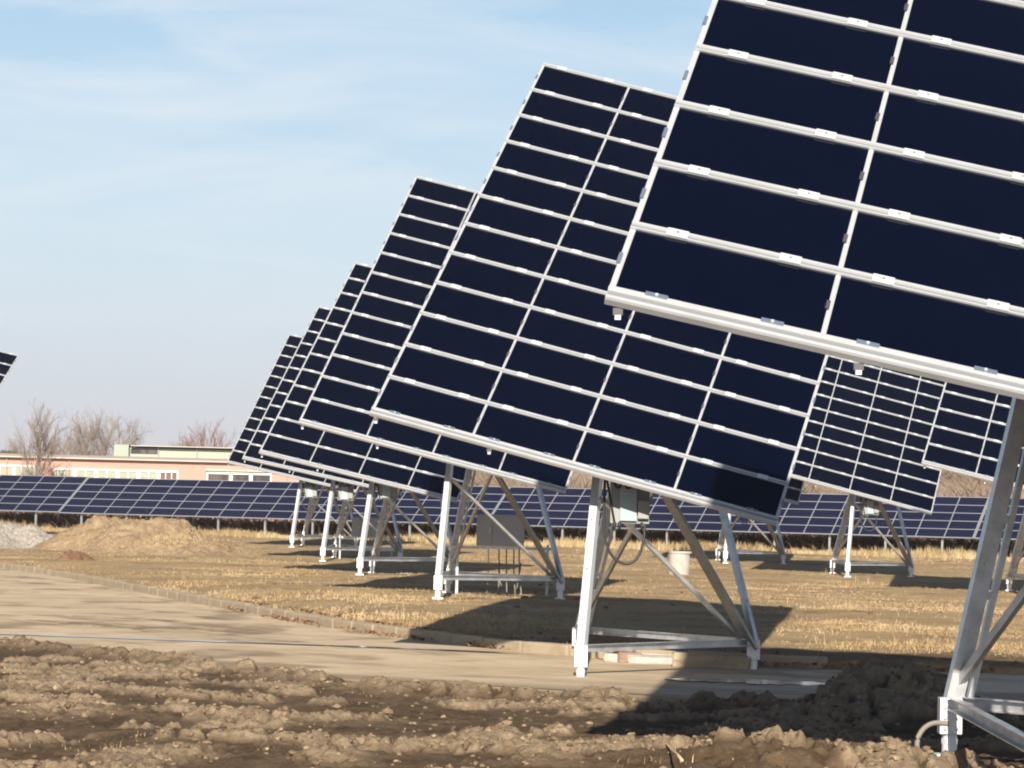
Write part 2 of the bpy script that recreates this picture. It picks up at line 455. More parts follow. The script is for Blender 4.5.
def ground_h(x, y, full=True):
    x = np.asarray(x, float); y = np.asarray(y, float)
    dk = sdist(KERB, x, y)               # > 0 on the grass side
    dn = -sdist(NEAR, x, y)              # > 0 on the mud side
    g = np.zeros(x.shape)
    for bx, by, a, s in BUMPS:
        g += a * np.exp(-((x - bx) ** 2 + (y - by) ** 2) / (2 * s * s))
    far = sstep(120, 160, y)
    g = g + 0.10 * (fbm(x * 0.35, y * 0.35, 4) - 0.5) * (1 - far) + 0.035 * (fbm(x * 2.4, y * 2.4, 3) - 0.5)
    g = -0.02 + (g + 0.02) * sstep(0, 2.0, dk)
    verge = 0.5 * (vnoise(x * 0.7, y * 0.7) - 0.5)
    # mud side
    base = -0.165 + 0.27 * sstep(0.0, 9.0, dn)
    lump = 0.75 * sstep(0.08, 0.52, puff(x * 4.6, y * 4.2, 3, 0.5)) + 0.35 * puff(x * 13, y * 12, 3, 0.6)
    strip = sstep(0.575, 0.635, fbm(x * 0.75 + 3.0, y * 0.8 + 1.7, 4))
    for bx, by, bs, ba in CLUMPS:
        strip = np.maximum(strip, ba * np.exp(-(((x - bx) / bs) ** 2 + ((y - by) / 0.45) ** 2)))
    on = sstep(-0.2, 1.0, dn)
    amp = (0.02 + strip * 0.125) * on
    edge = 0.15 * np.exp(-((dn - 0.35) / 0.32) ** 2) * sstep(0.2, 0.55, fbm(x * 1.3, y * 1.3, 3))
    fine = 0.035 * (puff(x * 10, y * 9, 3, 0.6) - 0.4) * on
    heap = 0.44 * np.exp(-(((x - 3.45) / 0.85) ** 2 + ((y - 26.2) / 1.2) ** 2)) * (0.7 + 0.5 * lump)
    rid = 0.16 * np.exp(-(((x - 1.9) / 1.1) ** 2 + ((y - 19.6) / 0.5) ** 2)) * (0.5 + 0.9 * lump)
    m = base + amp * (lump - 0.38) + edge * (0.2 + lump) + fine + heap + rid + 0.10 * (fbm(x * 0.9, y * 0.9, 2) - 0.5) * on
    # under the road the sheet dips below the slab
    inside = np.minimum(-dk, -dn)
    h = np.where(dk > 0, g, np.where(dn > -0.5, np.where(dn > 0, m, ROAD_Z - 0.06 + (m - (ROAD_Z - 0.06)) * sstep(-0.5, 0, dn)), ROAD_Z - 0.06))
    h = np.where((dk <= 0) & (dk > -0.25), -0.02 + (ROAD_Z - 0.06 + 0.02) * np.clip(-dk / 0.12, 0, 1), h)
    if not full: return h
    mud = sstep(-0.3, 0.1, dn) * (dk < 0)
    # patches of bare earth on the verge behind the right-hand kerb
    bare = np.exp(-(((x - 6.0) / 4.2) ** 2 + ((y - 37.8) / 1.5) ** 2)) * 0.9
    mud = np.maximum(mud, np.clip(bare + 0.8 * (fbm(x, y, 3) - 0.5) * (bare > 0.05), 0, 1) * (dk > 0))
    cl = np.clip(sstep(0.25, 0.65, lump) * np.maximum(strip, edge / 0.15 * 0.8) + 0.12 * sstep(0.66, 0.8, lump), 0, 1) * sstep(0, 0.4, dn)
    return h, mud, cl
def gz(x, y):
    return float(ground_h(np.array([x]), np.array([y]), False)[0])

t_in = np.linspace(-0.235, 0.235, 430)
t_out = np.array([0.25, 0.28, 0.33, 0.4, 0.5, 0.65, 0.9, 1.3, 2, 3.2, 5, 9, 20])
tt = np.concatenate([-t_out[::-1], t_in, t_out])
rows = [-300, -120, -60, -30, -12, -4, 0, 4, 7, 10, 12.5, 14.5, 15.5, 16.3]
y_ = 16.9
while y_ < 34: rows.append(y_); y_ += 0.036 if y_ < 26 else 0.05
while y_ < 44: rows.append(y_); y_ += 0.075
while y_ < 130: rows.append(y_); y_ *= 1.0042
while y_ < 2600: rows.append(y_); y_ *= 1.11
rows = np.array(rows)
YY, TT = np.meshgrid(rows, tt, indexing='ij')
XX = np.clip(TT * np.maximum(YY, 15), -2600, 2600)
HH, MU, CL = ground_h(XX.ravel(), YY.ravel())
far = sstep(150, 400, YY.ravel())
HH = HH * (1 - far) + 0.0 * far
nr, nc = YY.shape
idx = np.arange(nr * nc).reshape(nr, nc)
quads = np.stack([idx[:-1, :-1], idx[:-1, 1:], idx[1:, 1:], idx[1:, :-1]], -1).reshape(-1, 4)
ground = np_obj('ground', np.stack([XX.ravel(), YY.ravel(), HH], 1), quads, M_GROUND, attr={'mud': MU, 'clod': CL})
tag(ground, kind='structure', label='rough ground of dry grass and churned brown mud', cat='ground')

# road slab
def resample(P, n):
    s = np.concatenate([[0], np.cumsum(np.hypot(*np.diff(P, axis=0).T))])
    u = np.linspace(0, s[-1], n)
    return np.stack([np.interp(u, s, P[:, 0]), np.interp(u, s, P[:, 1])], 1)
def smooth(P, k=2):
    for _ in range(k):
        Q = [P[0]]
        for a, b in zip(P[:-1], P[1:]): Q += [0.75 * a + 0.25 * b, 0.25 * a + 0.75 * b]
        P = np.array(Q + [P[-1]])
    return P
nA, nB = 900, 60
ka, na = resample(KERB, nA), resample(NEAR, nA)
# pair points across the road by their share of the run
rv, rf = [], []
for i in range(nA):
    a = ka[i]
    b = na[np.argmin(np.hypot(na[:, 0] - a[0], na[:, 1] - a[1]) + 1e-9)]
    w = (b - a) * 1.0
    for j in range(nB + 1):
        q = a + w * (j / nB) * (1 + 1.6 / max(np.hypot(*w), 1)) - w / max(np.hypot(*w), 1) * 0.06 * (1 if j == 0 else 0)
        rv.append((q[0], q[1], ROAD_Z + 0.012 * math.sin(q[0] * 0.7) * math.sin(q[1] * 0.45)))
for i in range(nA - 1):
    for j in range(nB):
        k = i * (nB + 1) + j
        rf.append((k, k + 1, k + nB + 2, k + nB + 1))
rv = np.array(rv)
rn_ = -sdist(NEAR, rv[:, 0], rv[:, 1]); rv[:, 2] -= 0.35 * sstep(0.35, 1.5, rn_); rk_ = -sdist(KERB, rv[:, 0], rv[:, 1])
d1 = sstep(0.40, 0.62, fbm(rv[:, 0] * 1.1, rv[:, 1] * 0.9, 4) + 0.20 * np.exp(-np.maximum(-rn_, 0) / 0.9) + 0.12 * np.exp(-np.maximum(rk_, 0) / 0.35) + 0.10 * sstep(0.5, 3.5, rv[:, 0]) * sstep(45, 36, rv[:, 1]) - 0.17)
band = np.abs(np.sin(2.6 * np.maximum(-rn_, 0) + 1.5 * fbm(rv[:, 0] * 0.2, rv[:, 1] * 0.2, 2)))
d2 = 0.45 * sstep(0.93, 1.0, band) * sstep(0.45, 0.6, fbm(rv[:, 0] * 0.5 + 9, rv[:, 1] * 0.5, 3))
road = np_obj('road', rv, np.array(rf), M_ROAD, smooth=True, attr={'dirt': np.clip(d1 * 0.7 + d2, 0, 0.9)})
tag(road, kind='structure', label='pale dusty concrete road curving across the field', cat='road')

# kerb stones
kb = MB()
kp = resample(smooth(KERB[1:-1]), 120)
for a, b in zip(kp[:-1], kp[1:]):
    d = Vector((*(b - a), 0)); l = d.length; d.normalize()
    if a[1] > 110 or a[0] > 3.3: continue
    ang = math.atan2(d.y, d.x) + random.uniform(-0.006, 0.006)
    c = (a + b) / 2
    kb.box((c[0] + d.y * 0.06, c[1] - d.x * 0.06, ROAD_Z + 0.022 + random.uniform(-0.01, 0.01)), (l - 0.008, 0.17, 0.24), 0, Matrix.Rotation(ang, 3, 'Z') @ Matrix.Rotation(random.uniform(-0.04, 0.04), 3, 'X'))
tag(kb.build('kerb', M_KERB, bevel=0.03), kind='structure', label='weathered concrete kerb stones along the road edge', cat='kerb')

# wet streak and puddle, sheets just above the slab
def sheet(name, pts, wid, m, z, label, seed=0):
    P = resample(np.array(pts, float), 60)
    v, f = [], []
    for i, p in enumerate(P):
        d = P[min(i + 1, 59)] - P[max(i - 1, 0)]; d /= np.hypot(*d)
        k = math.sin(math.pi * min(max(i / 59, 0.01), 0.99)) ** 0.4
        w = wid * k * (0.55 + 0.9 * float(vnoise(np.array([i * 0.33 + seed]), np.array([seed * 2.1]))[0]))
        n = np.array([-d[1], d[0]])
        for s in (-1, 1):
            q = p + n * w * s * 0.5
            v.append((q[0], q[1], z + 0.012 * math.sin(q[0] * 0.7) * math.sin(q[1] * 0.45)))
    f = [(2 * i, 2 * i + 1, 2 * i + 3, 2 * i + 2) for i in range(59)]
    return tag(np_obj(name, v, f, m, smooth=False), kind='structure', label=label, cat='ground')
sheet('puddle', [(-9, 40.5), (-6.5, 40.2), (-4.6, 39.6), (-2.6, 38.9), (-0.8, 38.5), (0.4, 38.2)], 0.34, M_PUDDLE, ROAD_Z + 0.009, 'thin wet streak lying along the road', 3)
sheet('puddle', [(1.8, 33.3), (2.5, 33.2), (3.3, 33.1), (3.9, 33.0)], 0.7, M_PUDDLE, ROAD_Z + 0.009, 'small puddle on the road in the panel shadow', 8)
for i, pts in enumerate(([(-7.2, 44.5), (-6.2, 43.6), (-5.2, 42.6), (-4.9, 41.6)], [(-5.4, 43.2), (-4.4, 43.0), (-3.7, 42.2), (-3.9, 41.2)], [(-8.4, 45.9), (-7.2, 46.2), (-6.0, 46.0), (-5.0, 45.2)])):
    sheet('mud_track', pts, 0.5, M_TRACK, ROAD_Z + 0.005, 'curved smear of mud dragged over the road', 11 + i)

# ------------------------------------------------------------------ solar trackers
DU, DV = 1.21, 0.6506
TR = [
    ('T1', (0.543, 16.550, 3.022), [[0.9721, 0.2219, 0.0765], [-0.1129, 0.7277, -0.6765], [-0.2057, 0.649, 0.7325]]),
    ('T2', (-1.613, 34.311, 2.861), [[0.9634, 0.2489, 0.099], [-0.1207, 0.7331, -0.6693], [-0.2392, 0.6329, 0.7363]]),
    ('T3', (-3.718, 52.030, 3.180), [[0.9687, 0.2229, 0.1093], [-0.0939, 0.7367, -0.6697], [-0.2298, 0.6384, 0.7346]]),
    ('T4', (-5.923, 69.896, 2.895), [[0.9691, 0.2329, 0.0812], [-0.1209, 0.7354, -0.6668], [-0.215, 0.6364, 0.7408]]),
    ('T5', (-7.878, 87.124, 2.963), [[0.9731, 0.2187, 0.0718], [-0.1207, 0.7504, -0.6498], [-0.196, 0.6237, 0.7567]]),
    ('T6', (-10.243, 106.976, 3.052), [[0.9737, 0.2148, 0.0763], [-0.1116, 0.7409, -0.6623], [-0.1987, 0.6363, 0.7454]]),
    ('T8', (7.461, 85.309, 2.971), [[0.9655, 0.2365, 0.1086], [-0.1044, 0.7343, -0.6708], [-0.2384, 0.6363, 0.7337]]),
    ('T9', (9.289, 66.396, 2.968), [[0.9607, 0.2725, 0.0536], [-0.165, 0.7152, -0.6791], [-0.2233, 0.6436, 0.7321]]),
    ('T7', (4.931, 98.933, 3.050), [[0.972, 0.2191, 0.0845], [-0.1077, 0.7357, -0.6687], [-0.2086, 0.6409, 0.7387]]),
    ('TL', (-25.70, 109.42, 3.07), [[0.9705, 0.2258, 0.0839], [-0.1127, 0.7334, -0.6704], [-0.213, 0.6412, 0.7372]]),
]
LAB = {
    'T1': 'nearest and largest tilted solar tracker, cut off by the right edge of the photo',
    'T2': 'second nearest solar tracker, whole tripod with grey inverter box standing at the road edge',
    'T3': 'third solar tracker of the long row, with a grey control cabinet behind its tripod',
    'T4': 'fourth solar tracker of the long row, its lower right corner behind a tracker leg',
    'T5': 'fifth solar tracker of the long row, second from the far end',
    'T6': 'farthest solar tracker of the long row, its lower edge in front of the pink building',
    'T8': 'small solar tracker standing between the two big front trackers, with its whole tripod in view',
    'T9': 'solar tracker partly hidden behind the nearest tracker leg at the right edge',
    'T7': 'far solar tracker almost hidden behind the lower right corner of the second nearest tracker',
    'TL': 'lone solar tracker of which only a top corner shows at the left edge',
}
# shared meshes, in panel axes (u across, v up the slope, n towards the sun)
b = MB(); b.box((DU / 2, DV / 2, -0.004), (DU - 0.030, DV - 0.02, 0.008))
ME_MODULE = b.mesh('module', M_GLASS, bevel=0.0015)
RAIL = [(-0.032, -0.035), (-0.032, 0.012), (-0.020, 0.012), (-0.016, 0.002), (0.010, 0.002), (0.014, 0.014), (0.031, 0.014), (0.031, -0.035)]
W = 4 * DU
def rail_mesh(name, prof, big=False):
    b = MB()
    b.ext([(a, c) for a, c in prof], (-0.02, 0, 0), (W + 0.02, 0, 0), (0, 1, 0))
    b.box((W / 2, -0.004 if not big else -0.010, 0.0045), (W + 0.036, 0.024 if not big else 0.038, 0.003), 4)
    for k in range(4):
        for f in (0.21, 0.76):
            u = (k + f) * DU
            if big:
                b.box((u, 0.040, 0.017), (0.13, 0.035, 0.008), 2)  # blue-grey clip colour holds the sky's reflection on the bottom rail
                b.tube([(u, 0.04, 0.019), (u, 0.04, 0.029)], 0.010, 6, 1)
            else:
                b.box((u, 0.0, 0.0165), (0.125, 0.068, 0.007), 1)
                b.tube([(u, 0.0, 0.018), (u, 0.0, 0.027)], 0.010, 6, 3)
    return b.mesh(name, [M_RAIL, M_CLIP, M_CLIPD, M_BOLT, M_GROOVE])
ME_RAIL = rail_mesh('rail', RAIL)
BIG = [(-0.060, -0.045), (-0.066, -0.004), (-0.062, 0.012), (-0.040, 0.014), (-0.032, 0.003), (0.012, 0.003), (0.020, 0.018), (0.040, 0.018), (0.040, -0.035), (-0.02, -0.045)]
ME_BIG = rail_mesh('bottom_rail', BIG, True)
def mull_mesh(edge):
    b = MB()
    b.box((0, 6 * DV, -0.022), (0.042 if edge else 0.062, 12 * DV, 0.028))
    if edge == 0:
        b.box((0.0, 6 * DV, -0.004), (0.010, 12 * DV, 0.012))
    for k in range(12):
        if edge: b.box((edge * 0.018, (k + 0.5) * DV, -0.002), (0.022, 0.09, 0.020), 1)
        else: b.box((-0.016, (k + 0.5) * DV, 0.000), (0.024, 0.075, 0.012), 2)
    return b.mesh('mullion', [M_RAIL, M_CLIPD, M_MOTOR])
ME_MULL, ME_EDGEL, ME_EDGER = mull_mesh(0), mull_mesh(-1), mull_mesh(1)

CH = lambda w, d, t: [(-w / 2, -d / 2), (w / 2, -d / 2), (w / 2, d / 2), (w / 2 - t, d / 2), (w / 2 - t, -d / 2 + t), (-w / 2 + t, -d / 2 + t), (-w / 2 + t, d / 2), (-w / 2, d / 2)]
def leg_part(name, p0, p1, w, d, side, root, flip=1, bolts=5, m=None):
    b = MB()
    b.ext([(a, c * flip) for a, c in CH(w, d, 0.012)], p0, p1, side)
    p0, p1 = Vector(p0), Vector(p1); t = (p1 - p0).normalized()
    sd = Vector(side); sd = (sd - t * sd.dot(t)).normalized(); up = t.cross(sd)
    for i in range(bolts):
        q = p0 + (p1 - p0) * (0.12 + 0.76 * i / max(bolts - 1, 1))
        b.tube([q + up * flip * (-d / 2 - 0.012), q + up * flip * (-d / 2 + 0.004)], 0.014, 6, 1)
    return b.build(name, [m or M_GALV, M_BOLT], root)

def foot(name, p, root):
    b = MB()
    x, y, z = p
    b.box((x, y, z + 0.02), (0.19, 0.19, 0.03), 0)
    b.tube([(x, y, z + 0.03), (x, y, z + 0.17)], 0.05, 12)
    b.tube([(x, y, z + 0.10), (x, y, z + 0.14)], 0.055, 6)
    b.box((x, y, z + 0.29), (0.15, 0.13, 0.24), 0)
    for s in (-1, 1):
        for k in range(3):
            b.tube([(x + s * 0.04, y - 0.065, z + 0.21 + 0.07 * k), (x + s * 0.04, y - 0.082, z + 0.21 + 0.07 * k)], 0.014, 6, 1)
    return b.build(name, [M_BOOT, M_BOLT], root, bevel=0.006)

def curve(pts, k=3):
    P = [Vector(p) for p in pts]
    for _ in range(k):
        Q = [P[0]]
        for a, c in zip(P[:-1], P[1:]): Q += [a.lerp(c, 0.25), a.lerp(c, 0.75)]
        P = Q + [P[-1]]
    return P

def hang(a, b, sag, n=10):
    a, b = Vector(a), Vector(b)
    return [a.lerp(b, i / n) - Vector((0, 0, sag * 4 * (i / n) * (1 - i / n))) for i in range(n + 1)]

def tracker(key, T, R):
    T = Vector(T); Rm = Matrix(R)
    # re-orthonormalise
    u = Rm.col[0].normalized(); n = Rm.col[2]; n = (n - u * n.dot(u)).normalized(); v = n.cross(u)
    Rm = Matrix((u, v, n)).transposed()
    ox = {'T8': -0.20, 'T7': -0.17, 'T9': 0.11, 'T3': 0.05}.get(key, 0.0)      # this tripod stands a little off its panel's centre
    A = Vector((T.x + 2.47 + ox, T.y - 0.75)); B = Vector((T.x + 2.545 + ox, T.y + 3.9)); Cc = Vector((T.x + 4.64 + ox, T.y + 1.8))
    if key == 'T1': B = Vector((T.x + 2.44, T.y + 3.25))
    zA, zB, zC = (gz(*q) + (0.0 if key != 'T1' else 0.02) for q in (A, B, Cc))
    root = empty('solar_tracker', ((A.x + B.x + Cc.x) / 3, (A.y + B.y + Cc.y) / 3, min(zA, zB, zC)))
    tag(root, LAB[key], 'solar tracker', 'tilted solar trackers of the field')
    O = root.location.copy()
    R4 = Rm.to_4x4()
    def PM(uu, vv, nn=0.0):
        return Matrix.Translation(T - O + Rm @ Vector((uu, vv, nn))) @ R4
    for i in range(4):
        for j in range(12):
            inst('module', ME_MODULE, root, PM(i * DU, j * DV))
    inst('bottom_rail', ME_BIG, root, PM(0, 0))
    for j in range(1, 13):
        inst('rail', ME_RAIL, root, PM(0, j * DV))
    for i in range(5):
        inst('mullion', ME_EDGEL if i == 0 else ME_EDGER if i == 4 else ME_MULL, root, PM(i * DU, 0))
    def Q(uu, vv, nn):
        return T - O + Rm @ Vector((uu, vv, nn))
    # carrying frame behind the modules
    for uu in (0.85 * DU, 3.15 * DU):
        b = MB(); b.ext(CH(0.12, 0.06, 0.008), Q(uu, 0.25, -0.10), Q(uu, 12 * DV - 0.25, -0.10), Rm.col[0]); b.build('side_beam', M_GALV, root)
    for vv in (1.2, 3.2, 5.2, 7.0):
        b = MB(); b.ext(CH(0.10, 0.05, 0.008), Q(0.4, vv, -0.185), Q(W - 0.4, vv, -0.185), Rm.col[1]); b.build('cross_beam', M_GALV, root)
    b = MB(); b.tube([Q(2 * DU, 0.9, -0.32), Q(2 * DU, 7.2, -0.32)], 0.085, 16); b.build('torque_tube', M_GALV, root, smooth=False)
    low, high = Q(2 * DU, 1.94, -0.32), Q(2 * DU, 4.7, -0.32)
    for p in (low, high):
        b = MB(); b.tube([p - Rm.col[1] * 0.09, p + Rm.col[1] * 0.09], 0.15, 16); b.box(p - Vector((0, 0, 0.15)), (0.22, 0.22, 0.14)); b.build('bearing', M_GALV, root)
    a3 = Vector((A.x, A.y, zA)) - O; b3 = Vector((B.x, B.y, zB)) - O; c3 = Vector((Cc.x, Cc.y, zC)) - O
    up = Vector((0, 0, 0.30))
    dn_ = Vector((0, 0, -0.18))
    side_l = Vector((1, 0.25, 0))
    leg_part('leg', a3 + up, low + dn_ + Vector((-0.04, 0, 0)), 0.092, 0.14, (1, -0.36, 0), root, 1, 5, M_BOOT)  # bright foot metal puts the sunlit white into this leg's colour
    lb = leg_part('leg', b3 + up, high + dn_ + Vector((0.08, 0, 0)), 0.115, 0.10, (1, 0.1, 0), root, 1, 9)
    b = MB(); b.ext([(0.088, -0.03), (0.128, -0.03), (0.128, 0.03), (0.088, 0.03)], b3 + up, high + dn_ + Vector((0.08, 0, 0)), (1, 0.1, 0))
    for i in range(9):
        q = (b3 + up).lerp(high + dn_, 0.06 + 0.11 * i)
        b.box(q + Vector((0.085, 0, 0)), (0.06, 0.03, 0.05))
    b.build('tie_bar', M_GALV, lb)
    leg_part('leg', c3 + up, low + dn_ + Vector((0.05, 0.03, 0)), 0.30, 0.035, (0.287, -0.963, 0.02), root, 1, 5, M_GALV_SHADE)
    leg_part('leg', c3 + up + Vector((0.04, 0.04, 0)), high + dn_ + Vector((0.06, 0, 0)), 0.085, 0.07, (0.6, 0.9, 0), root, 1)
    for p in (a3, b3, c3): foot('foot', p, root)
    bz = Vector((0, 0, 0.38))
    for p, q in ((a3, c3), (b3, c3), (b3, a3)):
        d = (q - p).normalized() * 0.10
        b = MB(); b.ext(CH(0.085, 0.06, 0.008), p + bz + d, q + bz - d, (0, 0, 1)); b.build('base_beam', M_GALV, root)
    # cross braces
    def lerp_h(p, q, h):
        t = (h - p.z) / (q.z - p.z); return p.lerp(q, t)
    g = a3.z
    br = [(c3 + Vector((-0.16, 0, 0.42)), lerp_h(a3 + up, low, g + 2.1) + Vector((0.05, 0, 0))), (b3 + Vector((0.05, 0, 0.5)), lerp_h(c3 + up, low, g + 2.35))]
    for p, q in br:
        b = MB(); b.ext(CH(0.056, 0.045, 0.007), p, q, (0.45, -0.85, 0.1)); b.build('brace', M_GALV, root)
    # drive and electrics under the axis
    p, q = lerp_h(a3 + up, low, g + 2.42), lerp_h(c3 + up, low, g + 2.42)
    b = MB(); b.ext(CH(0.08, 0.05, 0.007), p + Vector((0.04, 0.06, 0)), q + Vector((-0.02, 0.0, 0)), (0, 0, 1)); b.build('crossbar', M_GALV, root)
    mx = Vector((T.x + 3.02, T.y + 0.72, 0)) - O; mx.z = g + 2.52
    b = MB(); b.tube([mx + Vector((-0.16, 0, 0)), mx + Vector((0.16, 0, 0))], 0.075, 14); b.box(mx + Vector((-0.22, 0, 0.02)), (0.13, 0.17, 0.19)); b.tube([mx + Vector((0.16, 0, 0)), mx + Vector((0.23, 0, 0))], 0.06, 12)
    b.build('drive_motor', M_MOTOR, root)
    if key in ('T2', 'T4', 'T5', 'T6', 'T8', 'T7', 'T9', 'T1'):
        ix = Vector((T.x + 3.03, T.y + 0.34, 0)) - O; z0 = g + 1.80
        b = MB(); b.box((ix.x, ix.y, z0 + 0.29), (0.46, 0.22, 0.58)); inv = b.build('inverter', M_INV, root, bevel=0.012)
        b = MB(); b.box((ix.x - 0.02, ix.y - 0.135, z0 + 0.29), (0.20, 0.045, 0.52)); b.build('cover', M_INVB, inv, bevel=0.01)
        b = MB(); b.box((ix.x + 0.155, ix.y - 0.15, z0 + 0.17), (0.13, 0.08, 0.22)); b.build('switch_box', M_INV, inv, bevel=0.01)
        b = MB()
        for cx in (-0.18, -0.12, 0.14):
            b.tube([(ix.x + cx, ix.y - 0.13, z0 + 0.02), (ix.x + cx, ix.y - 0.13, z0 - 0.07)], 0.016, 8)
        b.tube(hang((ix.x - 0.30, ix.y - 0.1, z0 + 0.62), (ix.x - 0.17, ix.y - 0.13, z0 - 0.04), 0.0, 2), 0.014, 6)
        b.tube(curve([(ix.x - 0.30, ix.y - 0.14, z0 + 0.65), (ix.x - 0.31, ix.y - 0.14, z0 + 0.2), (ix.x - 0.30, ix.y - 0.14, z0 - 0.15), (ix.x - 0.22, ix.y - 0.14, z0 - 0.38), (ix.x - 0.05, ix.y - 0.13, z0 - 0.49), (ix.x + 0.10, ix.y - 0.12, z0 - 0.42), (ix.x + 0.17, ix.y - 0.10, z0 - 0.22), (ix.x + 0.18, ix.y - 0.08, z0)]), 0.017, 8)
        for k in range(3):
            cx = ix.x - 0.15 + 0.13 * k
            b.tube(curve([(cx - 0.06, ix.y - 0.17, z0 + 0.62), (cx - 0.05, ix.y - 0.2, z0 + 0.47 - 0.03 * k), (cx, ix.y - 0.2, z0 + 0.40), (cx + 0.05, ix.y - 0.2, z0 + 0.47), (cx + 0.03, ix.y - 0.17, z0 + 0.62)], 2), 0.014, 6)
        b.build('cable_loops', M_BLACK, root, smooth=True)
    # small drain cap or lamp bracket hanging under the lower left corner
    for uu in (0.06, 1.19 * DU):
        b = MB(); p = Q(uu, -0.05, -0.07); b.box(p + Vector((0, 0, -0.012)), (0.055, 0.035, 0.04), 0); b.box(p + Vector((0, 0, -0.045)), (0.034, 0.034, 0.026), 1); b.build('bracket', [M_MOTOR, M_GALV], root)
    return root
for k, T, R in TR:
    tracker(k, T, R)

# ------------------------------------------------------------------ fixed table array along the back
TH = math.radians(23.0)
AU = Vector((math.cos(TH), -math.sin(TH), 0))           # along the row
AB = Vector((math.sin(TH), math.cos(TH), 0))            # towards the back
TILT = math.radians(33.0)
AV = AB * math.cos(TILT) + Vector((0, 0, math.sin(TILT)))
AN = AU.cross(AV)
P0 = Vector((0, 130.0, 0.82))
CW, RH = 1.215, 0.618
b = MB(); b.box((CW / 2, RH / 2, -0.004), (CW - 0.045, RH - 0.042, 0.008)); ME_FMOD = b.mesh('module', M_FGLASS)
def table(s0, ncol, label, zoff=0.0):
    base = P0 + AU * s0
    base.z += zoff
    root = empty('solar_table', (base.x, base.y, 0))
    tag(root, label, 'solar array', 'fixed tables of the back solar row')
    O = root.location.copy()
    R3 = Matrix((AU, AV, AN)).transposed(); R4 = R3.to_4x4()
    def PM(uu, vv, nn=0.0): return Matrix.Translation(base - O + R3 @ Vector((uu, vv, nn))) @ R4
    Ls = ncol * CW
    for i in range(ncol):
        for j in range(5):
            inst('module', ME_FMOD, root, PM(i * CW, j * RH))
    b = MB(); b.box((Ls / 2, 0, -0.012), (Ls, 0.050, 0.03)); mr_ = b.mesh('rail', M_FFRAME)
    for j in range(6): inst('rail', mr_, root, PM(0, j * RH))
    b = MB(); b.box((0, 2.5 * RH, -0.018), (0.054, 5 * RH, 0.034)); mm = b.mesh('mullion', M_FFRAME)
    for i in range(ncol + 1): inst('mullion', mm, root, PM(i * CW, 0))
    rear = AB * (4.3 * RH * math.cos(TILT)); rz = 4.3 * RH * math.sin(TILT)
    i = 0.9
    while i < ncol:
        p = base - O + AU * (i * CW) + AB * 0.25
        h = base.z + 0.25 * math.tan(TILT) - 0.06
        b = MB(); b.box((p.x, p.y, h / 2 - 0.1), (0.085, 0.085, h + 0.2), 0, Matrix.Rotation(-TH, 3, 'Z')); b.build('post', M_GALV, root)
        p2 = base - O + AU * (i * CW) + rear; h2 = base.z + rz - 0.06
        b = MB(); b.box((p2.x, p2.y, h2 / 2 - 0.1), (0.10, 0.10, h2 + 0.2), 0, Matrix.Rotation(-TH, 3, 'Z')); b.build('post', M_BOOT, root)
        i += 2.0
    for vv in (0.4, 2.6):
        b = MB(); b.ext(CH(0.09, 0.05, 0.008), PM(0.1, vv, -0.07).translation, PM(Ls - 0.1, vv, -0.07).translation, AV); b.build('purlin', M_GALV, root)
table(-23.0 - 18 * CW - 0.07, 18, 'fixed table of solar panels at the left edge, left of the gap', 0.03)
table(-23.0, 18, 'fixed table of solar panels in front of the pink building, right of the gap')
table(-23.0 + 18 * CW + 0.08, 18, 'fixed table of solar panels crossing behind the second nearest tracker legs')
table(-23.0 + 36 * CW + 0.16, 18, 'fixed table of solar panels at the right edge behind the nearest tracker leg')

# ------------------------------------------------------------------ earth heaps
def heap(name, c, rx, ry, h, m, seed, label, cat, rough=0.35, freq=0.9, n=190, group=None):
    g = np.linspace(-1, 1, n)
    U, V = np.meshgrid(g, g, indexing='ij')
    r = np.sqrt(U ** 2 + V ** 2)
    a = np.arctan2(V, U)
    rim = 0.82 + 0.18 * np.sin(a * 2 + seed) * 0.6 + 0.10 * np.sin(a * 5 + seed * 2)
    q = np.clip(1 - r / rim, 0, 1)
    prof = np.clip(q * 1.9, 0, 1) ** 1.2
    x, y = U * rx, V * ry
    z = h * (0.75 * prof + 0.25 * q) * (1 - rough + 2 * rough * fbm(x * freq + seed * 3.3, y * freq + seed, 4)) + (q > 0) * 0.16 * (puff(x * 3 + seed, y * 3, 3) - 0.3) * np.clip(q * 4, 0, 1) + (q > 0) * 0.14 * (puff(x * 6 + seed, y * 6, 4, 0.65) - 0.35) * np.clip(q * 4, 0, 1)
    gh = ground_h((x + c[0]).ravel(), (y + c[1]).ravel(), False).reshape(x.shape)
    z = np.where(q > 0, z + gh, gh - 0.25)
    idx = np.arange(n * n).reshape(n, n)
    f = np.stack([idx[:-1, :-1], idx[1:, :-1], idx[1:, 1:], idx[:-1, 1:]], -1).reshape(-1, 4)
    keep = (q.ravel()[f].max(1) > 0)
    used, inv = np.unique(f[keep], return_inverse=True)
    v = np.stack([x.ravel(), y.ravel(), z.ravel()], 1)[used]
    o = np_obj(name, v, inv.reshape(-1, 4), m)
    o.location = (c[0], c[1], 0)
    return tag(o, label, cat, group)
pm = at(168, 548, z=0.0)
heap('earth_mound', (pm.x, 92.0), 3.5, 4.0, 1.02, M_MOUND, 2.2, 'wide mound of dug tan earth on the grass in front of the solar tables', 'mound')
heap('earth_mound', (pm.x + 1.7, 89.5), 3.3, 2.6, 0.45, M_MOUND, 4.0, 'low spill of loose earth at the right foot of the wide mound', 'mound', freq=1.6)
heap('gravel_pile', (-16.3, 93.0), 3.0, 2.6, 0.74, M_GRAVEL, 1.3, 'pale grey gravel pile at the left edge beside the earth mound', 'gravel pile', rough=0.15)
pr = at(76, 560, z=0.0)
